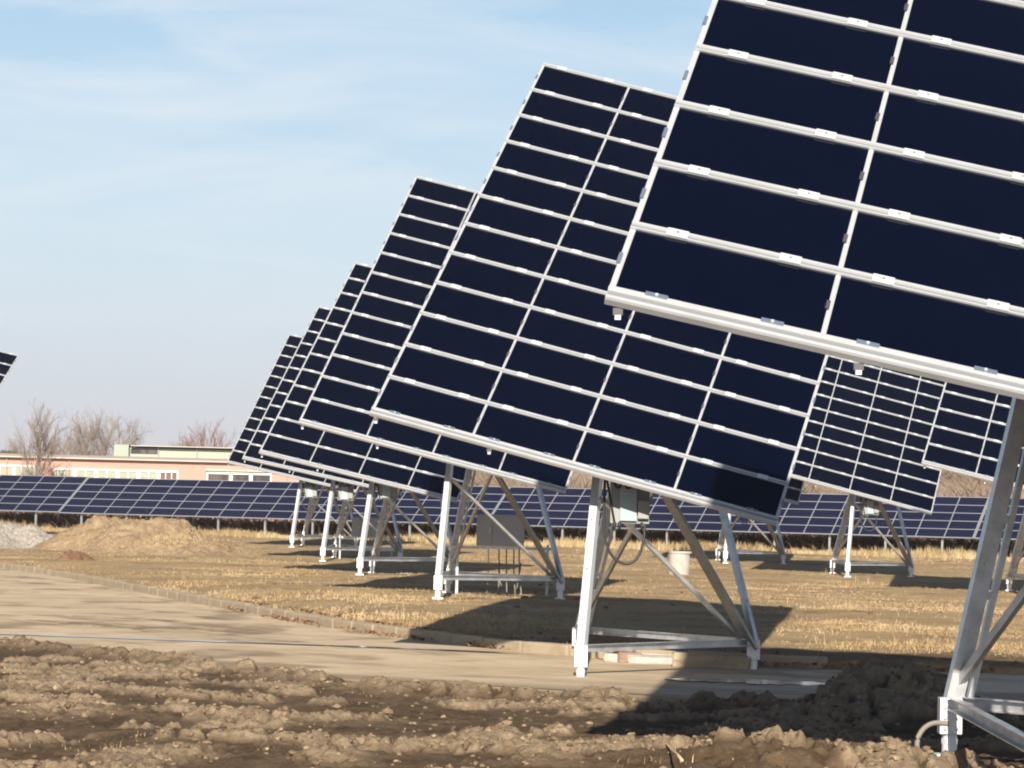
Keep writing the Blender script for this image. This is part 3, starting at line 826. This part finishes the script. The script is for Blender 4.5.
heap('soil_clod', (pr.x, pr.y), 0.55, 1.1, 0.20, M_REDDIRT, 0.7, 'reddish brown lump of soil in the grass before the gravel pile', 'soil', freq=2.6, n=50)

# ------------------------------------------------------------------ pink building and green hall behind
BT = math.radians(3.0)
def building(name, c, rz, label, cat):
    o = empty(name, c, rz); tag(o, label, cat); return o
YB = 190.0
bp = building('pink_building', (-20.0, YB, 0), math.radians(2.6), 'long low salmon pink building with white window bands and flat roof', 'building')
def lx(px): return at(px, 470, Y=YB).x + 20.0       # photo column to the building's own x
L0, L1 = -32.0, 14.5
b = MB(); b.box(((L0 + L1) / 2, 6, 1.95), (L1 - L0, 12, 3.9)); wall = b.build('wall', M_PINK, bp)
b = MB(); b.box(((L0 + L1) / 2, 5.9, 3.96), (L1 - L0 + 0.5, 12.6, 0.09)); b.build('eaves_trim', M_EAVES, bp)
b = MB(); b.box(((L0 + L1) / 2, 6.0, 4.09), (L1 - L0 + 0.4, 12.4, 0.14)); b.build('roof', M_ROOF, bp)
def window(x0, x1, z0, z1, panes, m, sur=M_WHITE):
    f = MB()
    cx, cz, w, h = (x0 + x1) / 2, (z0 + z1) / 2, x1 - x0, z1 - z0
    f.box((cx, -0.03, z1 - 0.05), (w, 0.14, 0.12)); f.box((cx, -0.03, z0 + 0.05), (w, 0.14, 0.10))
    for k in range(panes + 1):
        f.box((x0 + w * k / panes, -0.032, cz), (0.10 if k in (0, panes) else 0.05, 0.13, h - 0.004))
    fr = f.build('window', sur, bp)
    p = MB(); p.box((cx, -0.004, cz), (w - 0.1, 0.04, h - 0.1)); p.build('pane', m, fr)
    s = MB(); s.box((cx, -0.10, z0 - 0.04), (w + 0.2, 0.22, 0.07)); s.build('sill', M_WHITE, fr)
for x0, x1, pn, m in ((-40, 15, 4, M_OLIVE), (16, 36, 3, M_OLIVE), (56, 75, 2, M_OLIVE), (77, 96, 2, M_OLIVE), (98, 117, 2, M_OLIVE), (119, 138, 2, M_OLIVE), (140, 158, 2, M_OLIVE), (160, 178, 3, M_MAROON)):
    window(lx(x0), lx(x1), 2.1, 3.30 if x1 > 40 else 3.42, pn, m)
for x0, x1 in ((207.5, 230), (232, 250), (252, 271)):
    window(lx(x0), lx(x1), 2.1, 3.28, 1, M_DKGLASS)
b = MB(); b.box((lx(240), -0.10, 3.42), (lx(274) - lx(205), 0.28, 0.14)); b.build('lintel', M_CONC, bp)
for px in (8, 70, 287):
    b = MB(); b.tube([(lx(px), -0.09, 0.1), (lx(px), -0.09, 3.88)], 0.05, 8); b.build('downpipe', M_PINK, bp)
YG = 232.0
bg_ = building('green_hall', (at(175, 450, Y=YG).x, YG, 0), math.radians(1.5), 'flat pale green hall standing behind the pink building', 'building')
gx = lambda px: at(px, 450, Y=YG).x - at(175, 450, Y=YG).x
gzp = lambda px, py: at(px, py, Y=YG).z
zt = gzp(175, 446.0)
b = MB(); b.box(((gx(130) + gx(300)) / 2, 8, (zt - 0.22) / 2), (gx(300) - gx(130), 16, zt - 0.22)); b.build('wall', M_GREEN, bg_)
b = MB(); b.box(((gx(115.5) + gx(130)) / 2 - 0.02, 7.2, zt / 2), (gx(130) - gx(115.5), 16, zt)); b.build('stair_block', M_GREEN2, bg_)
b = MB(); b.box(((gx(130) + gx(300)) / 2 + 0.1, 7.6, zt - 0.06), (gx(300) - gx(130) - 0.05, 16.5, 0.06)); b.build('roof', M_EAVES, bg_)
b = MB(); b.box(((gx(131) + gx(158)) / 2, -0.02, zt - 0.48), (gx(158) - gx(131), 0.12, 0.36)); b.build('window', M_DKGLASS, bg_)
for px in (158.5, 197):
    b = MB(); b.tube([(gx(px), -0.08, 0.2), (gx(px), -0.08, zt - 0.14)], 0.06, 8); b.build('downpipe', M_GREEN2, bg_)

# ------------------------------------------------------------------ bare trees
def grow(mb_t, mb_c, p, d, l, r, lvl, maxl, rnd, spread, upw, first=True):
    n = 4 if lvl < 2 else 3
    pts = [p]; q = p.copy(); dd = d.copy()
    segs = 5 if lvl == 0 else 3
    for i in range(segs):
        w_ = 0.03 if lvl == 0 else 0.12
        dd = (dd + Vector((rnd.gauss(0, w_), rnd.gauss(0, w_), rnd.gauss(0, 0.05) + upw * 0.08))).normalized()
        q = q + dd * l / segs; pts.append(q.copy())
    (mb_t if lvl == 0 else mb_c).tube(pts, r, 7 if lvl == 0 else n, 0, r * (0.45 if lvl < maxl else 0.3))
    if lvl >= maxl: return
    kids = (12 if lvl == 0 else 6 if lvl == 1 else 5)
    for k in range(kids):
        t = (0.30 + 0.70 * (k + rnd.random() * 0.8) / kids) if lvl == 0 else (0.2 + 0.8 * (k + rnd.random()) / kids)
        t = min(t, 0.999)
        i = min(int(t * segs), segs - 1)
        o = pts[i].lerp(pts[i + 1], t * segs - i)
        td = (pts[i + 1] - pts[i]).normalized()
        az = rnd.random() * 2 * math.pi
        perp = td.cross(Vector((math.cos(az), math.sin(az), 0.2))).normalized()
        sp = spread * rnd.uniform(0.7, 1.25)
        nd = (td * math.cos(sp) + perp * math.sin(sp) + Vector((0, 0, upw * 0.25))).normalized()
        grow(mb_t, mb_c, o, nd, l * (rnd.uniform(0.45, 0.62) * (1.15 - 0.5 * t if lvl == 0 else 1)), max(r * (0.55 if lvl == 0 else 0.5) * (1.1 - 0.5 * t), 0.0095), lvl + 1, maxl, rnd, spread, upw)

def bare_tree(px, Y, top_py, label, seed, mt=M_BARK, mc=M_TWIG, spread=0.6, upw=0.6, maxl=4, r=None, group='bare trees beyond the buildings', name='bare_tree'):
    base = at(px, 480, Y=Y)
    H = at(px, top_py, Y=Y).z
    rnd = random.Random(seed)
    root = empty(name, (base.x, Y, 0)); tag(root, label, 'tree', group)
    t, c = MB(), MB()
    grow(t, c, Vector((0, 0, -0.1)), Vector((0, 0, 1)), H * 0.80, r or H * 0.020, 0, maxl, rnd, spread, upw)
    zmax = max(v[2] for v in c.v); k = H / zmax
    for mb in (t, c): mb.v = [(v[0] * k, v[1] * k, v[2] * k) for v in mb.v]
    t.build('trunk', mt, root); c.build('crown', mc, root)
    return root
bare_tree(33, 180, 394, 'slender bare tree standing close in front of the pink wall', 3, spread=0.5, group=None)
bare_tree(68, 240, 424, 'low bushy bare tree just right of the slender front tree, above the pink roof', 5, spread=0.75)
bare_tree(86, 236, 402, 'tallest bare tree with a pale trunk in the clump above the pink roof', 6, spread=0.55)
bare_tree(101, 243, 406, 'bare tree in the middle right of the clump above the pink roof', 8, spread=0.65)
bare_tree(118, 236, 408, 'round spreading bare tree beside the left end of the green hall', 9, spread=0.75)
bare_tree(52, 246, 432, 'small dense bare tree behind the slender front tree', 12, spread=0.8)
bare_tree(12, 244, 436, 'short bare tree at the left edge above the pink roof', 14, spread=0.8)
bare_tree(206, 262, 413, 'pale trunked birch rising above the green hall roof', 21, M_BIRCH, M_BIRCHT, spread=0.45, group=None, name='birch_tree')
bare_tree(181, 268, 427, 'faint small bare tree left of the birch above the green hall', 24, spread=0.6)
bare_tree(196, 266, 430, 'short bushy bare tree close beside the birch', 27, mc=M_BIRCHT, spread=0.8)
def shrub(px, Y, h, w, label, seed, m=M_TWIG, leaf=False):
    base = at(px, 480, Y=Y); rnd = random.Random(seed)
    root = empty('bare_shrub' if not leaf else 'evergreen_shrub', (base.x, Y, 0)); tag(root, label, 'shrub')
    t, c = MB(), MB()
    for k in range(10 if not leaf else 7):
        az = rnd.random() * 6.28; d = Vector((math.cos(az) * w, math.sin(az) * w, h)).normalized()
        grow(t, c, Vector((rnd.gauss(0, 0.12), rnd.gauss(0, 0.12), -0.05)), d, h * rnd.uniform(0.6, 0.9), 0.03, 0, 2, rnd, 0.5, 0.5)
    if leaf:
        for k in range(1500):
            p = Vector((rnd.gauss(0, w * 0.45), rnd.gauss(0, w * 0.45), h * (0.15 + 0.8 * rnd.random() ** 0.8)))
            a = Vector((rnd.gauss(0, 1), rnd.gauss(0, 1), rnd.gauss(0, 1))).normalized() * 0.16; bb = a.orthogonal().normalized() * 0.09
            c.add([p - a, p + bb, p + a, p - bb], [(0, 1, 2, 3)], 1)
    t.build('stems', M_BARK, root); c.build('twigs', [m, M_EVER], root)
shrub(31, 182, 3.3, 0.55, 'dark bare bush at the foot of the slender tree against the pink wall', 31)
shrub(48, 184, 3.2, 0.8, 'thin bare bush on the pink wall right of the slender tree', 32)
shrub(3, 240, 5.2, 1.9, 'dark green bush rising above the pink roof at the left edge', 35, M_TWIG, True)

# brush-covered bank that closes the view behind the right half
n = 240
xs = np.linspace(-9.5, 48, n); ys = np.linspace(0, 30, 60)
XB, YB_ = np.meshgrid(xs, ys, indexing='ij')
prof = sstep(0, 7, YB_) * (1 - 0.2 * sstep(7, 30, YB_)) * sstep(-9.5, -4.5, XB)
ZB = prof * (3.3 + 1.3 * fbm(XB * 0.12, YB_ * 0.12, 3)) + prof * 0.5 * fbm(XB * 0.8, YB_ * 0.8, 3) - 0.15
idx = np.arange(XB.size).reshape(XB.shape)
f = np.stack([idx[:-1, :-1], idx[1:, :-1], idx[1:, 1:], idx[:-1, 1:]], -1).reshape(-1, 4)
tag(np_obj('embankment', np.stack([XB.ravel(), YB_.ravel() + 160 - 0.22 * XB.ravel(), ZB.ravel()], 1), f, M_BANK), kind='structure', label='brown overgrown embankment behind the fixed solar tables', cat='bank')
wv, wf, wt = [], [], []
def twigs(cx, cy, cz, h, k, rg, spread=0.35, w=0.035):
    for i in range(k):
        a = rg.normal(0, spread, 2); hh = h * rg.uniform(0.5, 1.0)
        p0 = np.array([cx + rg.normal(0, 0.25), cy + rg.normal(0, 0.25), cz])
        p1 = p0 + np.array([a[0] * hh * 0.5, a[1] * hh * 0.5, hh * 0.55]); p2 = p1 + np.array([a[0] * hh * 0.9, a[1] * hh * 0.6, hh * 0.45])
        ww = w * rg.uniform(0.6, 1.5)
        s = np.array([ww, 0, 0]); k0 = len(wv)
        wv.extend([p0 - s, p0 + s, p1 + s * 0.7, p1 - s * 0.7, p2 + s * 0.3, p2 - s * 0.3])
        wf.extend([(k0, k0 + 1, k0 + 2, k0 + 3), (k0 + 3, k0 + 2, k0 + 4, k0 + 5)])
        wt.extend([rg.random()] * 6)
rg = np.random.default_rng(3)
for i in range(950):
    x = rg.uniform(-8, 46); d = rg.uniform(-1, 12)
    y = 160 - 0.22 * x + d
    z = float(np.interp(d, [-1, 0, 7, 12], [0, 0, 3.4, 3.4])) * float(np.clip((x + 9.5) / 5, 0, 1)) - 0.1
    twigs(x, y, z, rg.uniform(1.0, 2.6), 9, rg, 0.5, 0.030)
tag(np_obj('brush_thicket', wv, wf, M_WOODT, smooth=False), 'thicket of bare brown brush on the bank behind the fixed solar tables', 'thicket', kind='stuff')
# dark brambles in the shade under the fixed tables
wv, wf, wt = [], [], []
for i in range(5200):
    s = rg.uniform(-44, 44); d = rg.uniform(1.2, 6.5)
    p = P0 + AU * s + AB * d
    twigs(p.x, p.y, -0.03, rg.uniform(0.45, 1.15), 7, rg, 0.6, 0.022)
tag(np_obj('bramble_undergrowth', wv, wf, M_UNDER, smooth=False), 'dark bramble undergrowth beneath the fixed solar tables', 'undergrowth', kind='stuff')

# ------------------------------------------------------------------ dry grass
def blades(name, x, y, hmin, hmax, k, width, m, label, rg, lean=0.5, z=None):
    n = len(x)
    if z is None: z = ground_h(x, y, False)
    X = np.repeat(x, k) + rg.normal(0, 0.05, n * k); Y = np.repeat(y, k) + rg.normal(0, 0.05, n * k); Z = np.repeat(z, k) - 0.01
    pt = fbm(x * 0.33 + 5, y * 0.22, 4)
    hh = np.repeat(rg.uniform(hmin, hmax, n) * np.clip(0.4 + 2.2 * (pt - 0.35), 0.35, 1.15), k) * rg.uniform(0.5, 1.0, n * k)
    az = rg.uniform(0, 2 * np.pi, n * k); le = np.abs(rg.normal(0, lean, n * k))
    dx, dy = np.cos(az) * le, np.sin(az) * le
    nrm = np.sqrt(1 + le ** 2)
    ax = rg.uniform(0, np.pi, n * k); w = width * rg.uniform(0.6, 1.4, n * k)
    sx, sy = np.cos(ax) * w, np.sin(ax) * w
    b0 = np.stack([X - sx, Y - sy, Z], 1); b1 = np.stack([X + sx, Y + sy, Z], 1)
    mid = np.stack([X + dx * hh * 0.35 / nrm, Y + dy * hh * 0.35 / nrm, Z + hh * 0.62 / nrm], 1)
    s3 = np.stack([sx, sy, 0 * sx], 1)
    tip = np.stack([X + dx * hh / nrm, Y + dy * hh / nrm, Z + hh / nrm], 1)
    V = np.stack([b0, b1, mid + s3 * 0.8, mid - s3 * 0.8, tip], 1).reshape(-1, 3)
    i5 = np.arange(n * k)[:, None] * 5
    F = np.concatenate([i5 + np.array([[0, 1, 2]]), i5 + np.array([[0, 2, 3]]), i5 + np.array([[3, 2, 4]])])
    tone = np.repeat(np.clip(np.repeat(rg.normal(0.5, 0.13, n) + 1.9 * (fbm(x * 0.5 - 3, y * 0.3 + 8, 4) - 0.5), k) + rg.normal(0, 0.10, n * k), 0, 1), 5)
    return tag(np_obj(name, V, F, m, smooth=False, attr={'tone': tone}), label, 'grass', kind='stuff')
def scatter(n, y0, y1, rg, pw=1.0, half=0.185):
    y = y0 * (y1 / y0) ** (rg.random(n) ** pw)
    x = rg.uniform(-half, half, n) * y
    return x, y
rg = np.random.default_rng(21)
x, y = scatter(90000, 37, 125, rg)
dk = sdist(KERB, x, y)
dens = sstep(0.36, 0.58, fbm(x * 0.55, y * 0.4, 4))
bare = np.exp(-(((x - 6.0) / 4.2) ** 2 + ((y - 37.8) / 1.5) ** 2))
ok = (dk > 0.02) & (rg.random(len(x)) < np.where(dk < 0.35, 0.6, 0.06 + 0.94 * dens)) & (rg.random(len(x)) > bare)
blades('dry_grass', x[ok], y[ok], 0.03, 0.10, 5, 0.005, M_BLADE, 'short matted dry tan grass between the trackers and the road', rg, 1.6)
s = rg.uniform(-44, 44, 9000); d = -np.abs(rg.normal(0, 3.2, 9000)) + 0.3
x = P0.x + AU.x * s + AB.x * d; y = P0.y + AU.y * s + AB.y * d
blades('tall_grass', x, y, 0.18, 0.50, 6, 0.010, M_TALL, 'taller pale dry grass in front of the fixed solar tables', rg, 0.35)
x, y = scatter(380, 38, 110, rg)
ok = (sdist(KERB, x, y) > 0.3) & (fbm(x * 0.2, y * 0.2, 3) > 0.5)
blades('weed_stalks', x[ok], y[ok], 0.12, 0.36, 5, 0.004, M_TALL, 'thin upright dead weed stalks in the short grass', rg, 0.3)
x, y = scatter(1500, 17.5, 36, rg, half=0.19)
dn = -sdist(NEAR, x, y)
ok = (dn > 0.2) & (fbm(x * 0.6, y * 0.6, 3) > 0.5)
blades('dry_stalks', x[ok], y[ok], 0.02, 0.07, 4, 0.003, M_BLADE, 'scattered straw and dead stalks in the churned mud', rg, 1.4)

# ------------------------------------------------------------------ loose clods on the mud
def ico(sub):
    bm = bmesh.new(); bmesh.ops.create_icosphere(bm, subdivisions=sub, radius=1)
    v = np.array([p.co[:] for p in bm.verts]); f = np.array([[q.index for q in p.verts] for p in bm.faces]); bm.free()
    return v, f
IV, IF = ico(1)
def clods(name, x, y, r, m, label, rg, cat='soil'):
    z = ground_h(x, y, False)
    Vs, Fs, Ts = [], [], []
    for i in range(len(x)):
        o = rg.random(3) * 50
        nn = 1 + 0.9 * (fbm(IV[:, 0] * 1.4 + o[0], IV[:, 1] * 1.4 + IV[:, 2] * 1.1 + o[1], 3) - 0.5) + 0.5 * (vnoise(IV[:, 2] * 2.6 + o[2], IV[:, 0] * 2.6 + IV[:, 1] + o[0]) - 0.5)
        sc = r[i] * np.array([rg.uniform(0.8, 1.4), rg.uniform(0.8, 1.3), rg.uniform(0.55, 0.9)])
        a = rg.uniform(0, 6.28); c, s_ = math.cos(a), math.sin(a)
        P = IV * nn[:, None] * sc
        P = np.stack([P[:, 0] * c - P[:, 1] * s_, P[:, 0] * s_ + P[:, 1] * c, P[:, 2]], 1) + np.array([x[i], y[i], z[i] + r[i] * 0.22])
        Fs.append(IF + len(IV) * i); Vs.append(P); Ts.append(np.full(len(IV), np.clip(rg.normal(0.38, 0.22), 0, 1)))
    return tag(np_obj(name, np.concatenate(Vs), np.concatenate(Fs), m, smooth=False, attr={'tone': np.concatenate(Ts)}), label, cat, kind='stuff')
rg = np.random.default_rng(8)
x, y = scatter(26000, 17.2, 44, rg, half=0.19)
_, mu, cl = ground_h(x, y)
dn = -sdist(NEAR, x, y)
ok = (dn > -0.15) & (rg.random(len(x)) < 0.012 + 0.85 * cl + 0.5 * np.exp(-((dn - 0.3) / 0.4) ** 2)) & (sdist(KERB, x, y) < 0)
x, y = x[ok], y[ok]
r = np.clip(rg.lognormal(-4.25, 0.42, len(x)), 0.008, 0.060)
print('clods', len(x))
clods('mud_clods', x, y, r, M_CLOD, 'dry crumbled clods scattered over the brown mud', rg)
x, y = scatter(420, 28, 70, rg, half=0.185)
ok = sdist(KERB, x, y) > -3
clods('field_stones', x[ok], y[ok], np.clip(rg.lognormal(-3.6, 0.5, ok.sum()), 0.012, 0.08), M_CLOD, 'small stones and crumbs lying on the grass and road edge', rg, 'stones')

# straw and roots sticking out of the earth mounds
P_ = []
for o in bpy.data.objects:
    if o.name.startswith('earth_mound'):
        co = np.empty(len(o.data.vertices) * 3, np.float32); o.data.vertices.foreach_get('co', co)
        P_.append(co.reshape(-1, 3) + np.array(o.location)[None, :])
P_ = np.concatenate(P_)
P_ = P_[rg.integers(0, len(P_), 3600)]
kk = fbm(P_[:, 0] * 0.9, P_[:, 1] * 0.9, 3) > 0.46
P_ = P_[kk]
blades('mound_straw', P_[:, 0], P_[:, 1], 0.06, 0.20, 5, 0.006, M_BLADE, 'straw and dead roots sticking out of the earth mounds', rg, 1.2, z=P_[:, 2])

lp = resample(smooth(KERB[5:12]), 2600)
lx_ = lp[:, 0] + rg.normal(0, 0.16, len(lp)); ly_ = lp[:, 1] - np.abs(rg.normal(0.12, 0.22, len(lp)))
kk = (fbm(lx_ * 0.9, ly_ * 0.9, 3) > 0.47)
lx_, ly_ = lx_[kk], ly_[kk]
Vq, Fq = [], []
for i, (xx, yy) in enumerate(zip(lx_, ly_)):
    zz = ROAD_Z + 0.012 + 0.03 * rg.random()
    if sdist(KERB, np.array([xx]), np.array([yy]))[0] > 0: zz = gz(xx, yy) + 0.03
    a = rg.uniform(0, 6.28); r_ = rg.uniform(0.02, 0.045); tz = rg.normal(0, 0.5)
    d1 = np.array([math.cos(a), math.sin(a), tz * 0.5]) * r_; d2 = np.array([-math.sin(a), math.cos(a), tz]) * r_ * 0.6
    c = np.array([xx, yy, zz + 0.015]); k0 = len(Vq)
    Vq += [c - d1, c + d2, c + d1, c - d2]; Fq.append((k0, k0 + 1, k0 + 2, k0 + 3))
M_LEAF = mat('dead_leaves', (0.20, 0.095, 0.05), 0.85, noise=[(6, (0.32, 0.19, 0.10), 0.4, 0.6)])
tag(np_obj('leaf_litter', Vq, Fq, M_LEAF, smooth=False), 'reddish brown dead leaves gathered along the kerb', 'leaves', kind='stuff')

# ------------------------------------------------------------------ single objects
# control cabinet behind the third tracker
def cabinet(px0, px1, py0, py1, Y, label, pipes=True):
    a, c = at(px0, py0, Y=Y), at(px1, py1, Y=Y)
    w, h = abs(c.x - a.x), a.z - c.z
    cx = (a.x + c.x) / 2; z0 = c.z; g = gz(cx, Y)
    root = empty('control_cabinet', (cx, Y, g)); tag(root, label, 'cabinet', 'grey control cabinets under the trackers')
    zb = z0 - g
    b = MB(); b.box((0, 0.14, zb + h / 2), (w, 0.26, h)); b.build('body', M_CAB, root, bevel=0.01)
    for s, ww in ((-1, 0.33), (1, 0.67)):
        x0 = -w / 2 if s < 0 else -w / 2 + 0.33 * w
        b = MB(); b.box((x0 + ww * w / 2, 0.0, zb + h / 2), (ww * w - 0.012, 0.022, h - 0.02)); d = b.build('door', M_CAB, root, bevel=0.004)
        b = MB(); b.box((x0 + ww * w * (0.5 if s > 0 else 0.85), -0.022, zb + h * (0.42 if s > 0 else 0.5)), (0.022, 0.025, 0.09), 0, Matrix.Rotation(0.3, 3, 'Y')); b.build('handle', M_BOLT, d)
    b = MB(); b.box((0.03, 0.1, zb - 0.03), (w + 1.15, 0.05, 0.045)); b.build('mounting_rail', M_GALV, root)
    for x in (-w / 2 - 0.35, w / 2 + 0.45):
        b = MB(); b.box((x, 0.13, zb / 2), (0.05, 0.04, zb + 0.1)); b.build('post', M_GALV, root)
    if pipes:
        for k, x in enumerate((-0.22, -0.02, 0.12, 0.26, 0.36)):
            b = MB(); b.tube([(x, 0.12, zb - 0.05), (x + 0.01, 0.12, zb * 0.5), (x - 0.01 + 0.02 * k, 0.12, -0.05)], 0.014 if k else 0.008, 7); b.build('conduit', M_CONDUIT, root)
        b = MB(); b.tube([(0.0, 0.05, zb - 0.3), (0.01, 0.0, 0.25), (0.10, -0.04, 0.05), (0.24, -0.04, 0.03), (0.34, 0, 0.14), (0.40, 0.05, zb - 0.3)], 0.014, 7); b.build('cable_loop', M_CONDUIT, root, smooth=True)
cabinet(477, 524, 514, 547, 55.6, 'larger grey two-door control cabinet with pipes below, behind the third tracker legs')
cabinet(352, 377, 517, 537, 90.0, 'small dark grey control cabinet seen between far tracker legs on the left', False)

# concrete manhole ring
pc = at(679, 571, z=0.0)
root = empty('manhole_ring', (pc.x, pc.y, gz(pc.x, pc.y))); tag(root, 'pale round concrete manhole ring standing on the grass behind the second nearest tracker', 'manhole ring')
b = MB()
prof = [(0.30, -0.03), (0.305, 0.55), (0.30, 0.58), (0.245, 0.58), (0.24, 0.2)]
nseg = 40
vs = [(r_ * math.cos(2 * math.pi * k / nseg), r_ * math.sin(2 * math.pi * k / nseg), z_) for r_, z_ in prof for k in range(nseg)]
fs = [(i * nseg + k, i * nseg + (k + 1) % nseg, (i + 1) * nseg + (k + 1) % nseg, (i + 1) * nseg + k) for i in range(4) for k in range(nseg)] + [tuple(range(4 * nseg, 5 * nseg))]
b.add(vs, fs); b.build('ring', M_CONC, root, smooth=False)
b = MB(); b.tube([(0.02, 0, 0.583), (0.02, 0, 0.645)], 0.335, 40); b.build('lid', M_CONC, root, bevel=0.01)

# slabs and rubble by the second tracker's feet
def block(name, c, d, rz, m, label, cat, tilt=0.03):
    z = gz(c[0], c[1]); z = max(z, ROAD_Z)
    b = MB(); b.box((0, 0, d[2] / 2 - 0.01), d)
    me = b.mesh(name, m, bevel=min(d) * 0.12)
    bm = bmesh.new(); bm.from_mesh(me)
    bmesh.ops.subdivide_edges(bm, edges=bm.edges, cuts=2)
    for vtx in bm.verts: vtx.co += Vector((random.gauss(0, 0.006), random.gauss(0, 0.006), random.gauss(0, 0.004)))
    bm.to_mesh(me); bm.free()
    o = bpy.data.objects.new(name, me); COL.objects.link(o)
    o.location = (c[0], c[1], z); o.rotation_euler = (tilt, 0.02, rz)
    return tag(o, label, cat)
block('concrete_slab', (2.0, 36.95), (1.5, 0.30, 0.10), -0.18, M_CONC, 'long pale concrete slab lying behind the second nearest tracker base beam', 'slab')
block('concrete_block', (2.52, 36.2), (0.95, 0.26, 0.17), -0.06, M_KERB, 'brown concrete block beside the right foot of the second nearest tracker', 'block')
block('brick_rubble', (1.52, 37.0), (0.30, 0.22, 0.13), 0.4, M_BRICK, 'reddish brick piece next to the long pale slab', 'brick')
block('concrete_block', (3.95, 30.4), (0.5, 0.3, 0.26), 0.3, M_KERB, 'broken kerb block in the shade behind the dark earth heap', 'block', 0.2)

# sticks
def stick(p, q, r, label):
    p, q = Vector(p), Vector(q); c = (p + q) / 2
    b = MB(); n_ = 6
    pts = [(p - c).lerp(q - c, i / n_) + Vector((0, 0, 0.006 * math.sin(i * 1.9))) for i in range(n_ + 1)]
    b.tube(pts, r, 7, 0, r * 0.6)
    o = b.build('stick', M_STRAW, None, smooth=True, loc=c); tag(o, label, 'stick', 'loose sticks lying on the mud')
pa, pb = at(682, 772, z=0.20), at(656, 738, z=0.20)
stick((pa.x, pa.y, 0.27), (pb.x, pb.y, 0.24), 0.010, 'pale stick slanting in the foreground mud left of the big tracker shadow')
pa, pb = at(457, 688, z=-0.05), at(478, 675, z=-0.05)
stick((pa.x, pa.y, gz(pa.x, pa.y) + 0.02), (pb.x, pb.y, gz(pb.x, pb.y) + 0.05), 0.010, 'thin stick at the mud edge of the road')

# bent conduit at the nearest tracker's back foot
pB = Vector((0.543 + 2.44, 16.55 + 3.25)); zb = gz(*pB)
b = MB()
pts = [(pB.x - 0.02, pB.y - 0.06, zb + 0.26), (pB.x - 0.12, pB.y - 0.07, zb + 0.27), (pB.x - 0.20, pB.y - 0.08, zb + 0.22), (pB.x - 0.24, pB.y - 0.1, zb + 0.12), (pB.x - 0.20, pB.y - 0.12, zb - 0.02), (pB.x - 0.17, pB.y - 0.12, zb - 0.12)]
b.tube(curve(pts), 0.018, 10)
tag(b.build('cable_conduit', M_CONDUIT, None, smooth=True), 'bent grey cable conduit rising from mud at the nearest tracker foot', 'conduit')

# ------------------------------------------------------------------ thin winter haze
HAZE = 0.0002
if HAZE:
    hb = MB(); hb.box((0, 1150, 6.0), (5400, 3100, 15.0))
    hm = bpy.data.materials.new('haze'); hm.use_nodes = True
    ht = hm.node_tree; ht.nodes.clear()
    ho = N(ht, 'ShaderNodeOutputMaterial'); hv = N(ht, 'ShaderNodeVolumePrincipled')
    hv.inputs['Color'].default_value = (0.93, 0.94, 0.97, 1)
    hv.inputs['Density'].default_value = HAZE
    hv.inputs['Anisotropy'].default_value = 0.0
    ht.links.new(hv.outputs['Volume'], ho.inputs['Volume'])
    tag(hb.build('haze', hm), 'thin pale winter haze over the whole field', 'haze', kind='stuff')

# ------------------------------------------------------------------ render settings that belong to the scene
scene.cycles.max_bounces = 6
scene.cycles.use_denoising = True
scene.cycles.filter_width = 2.0
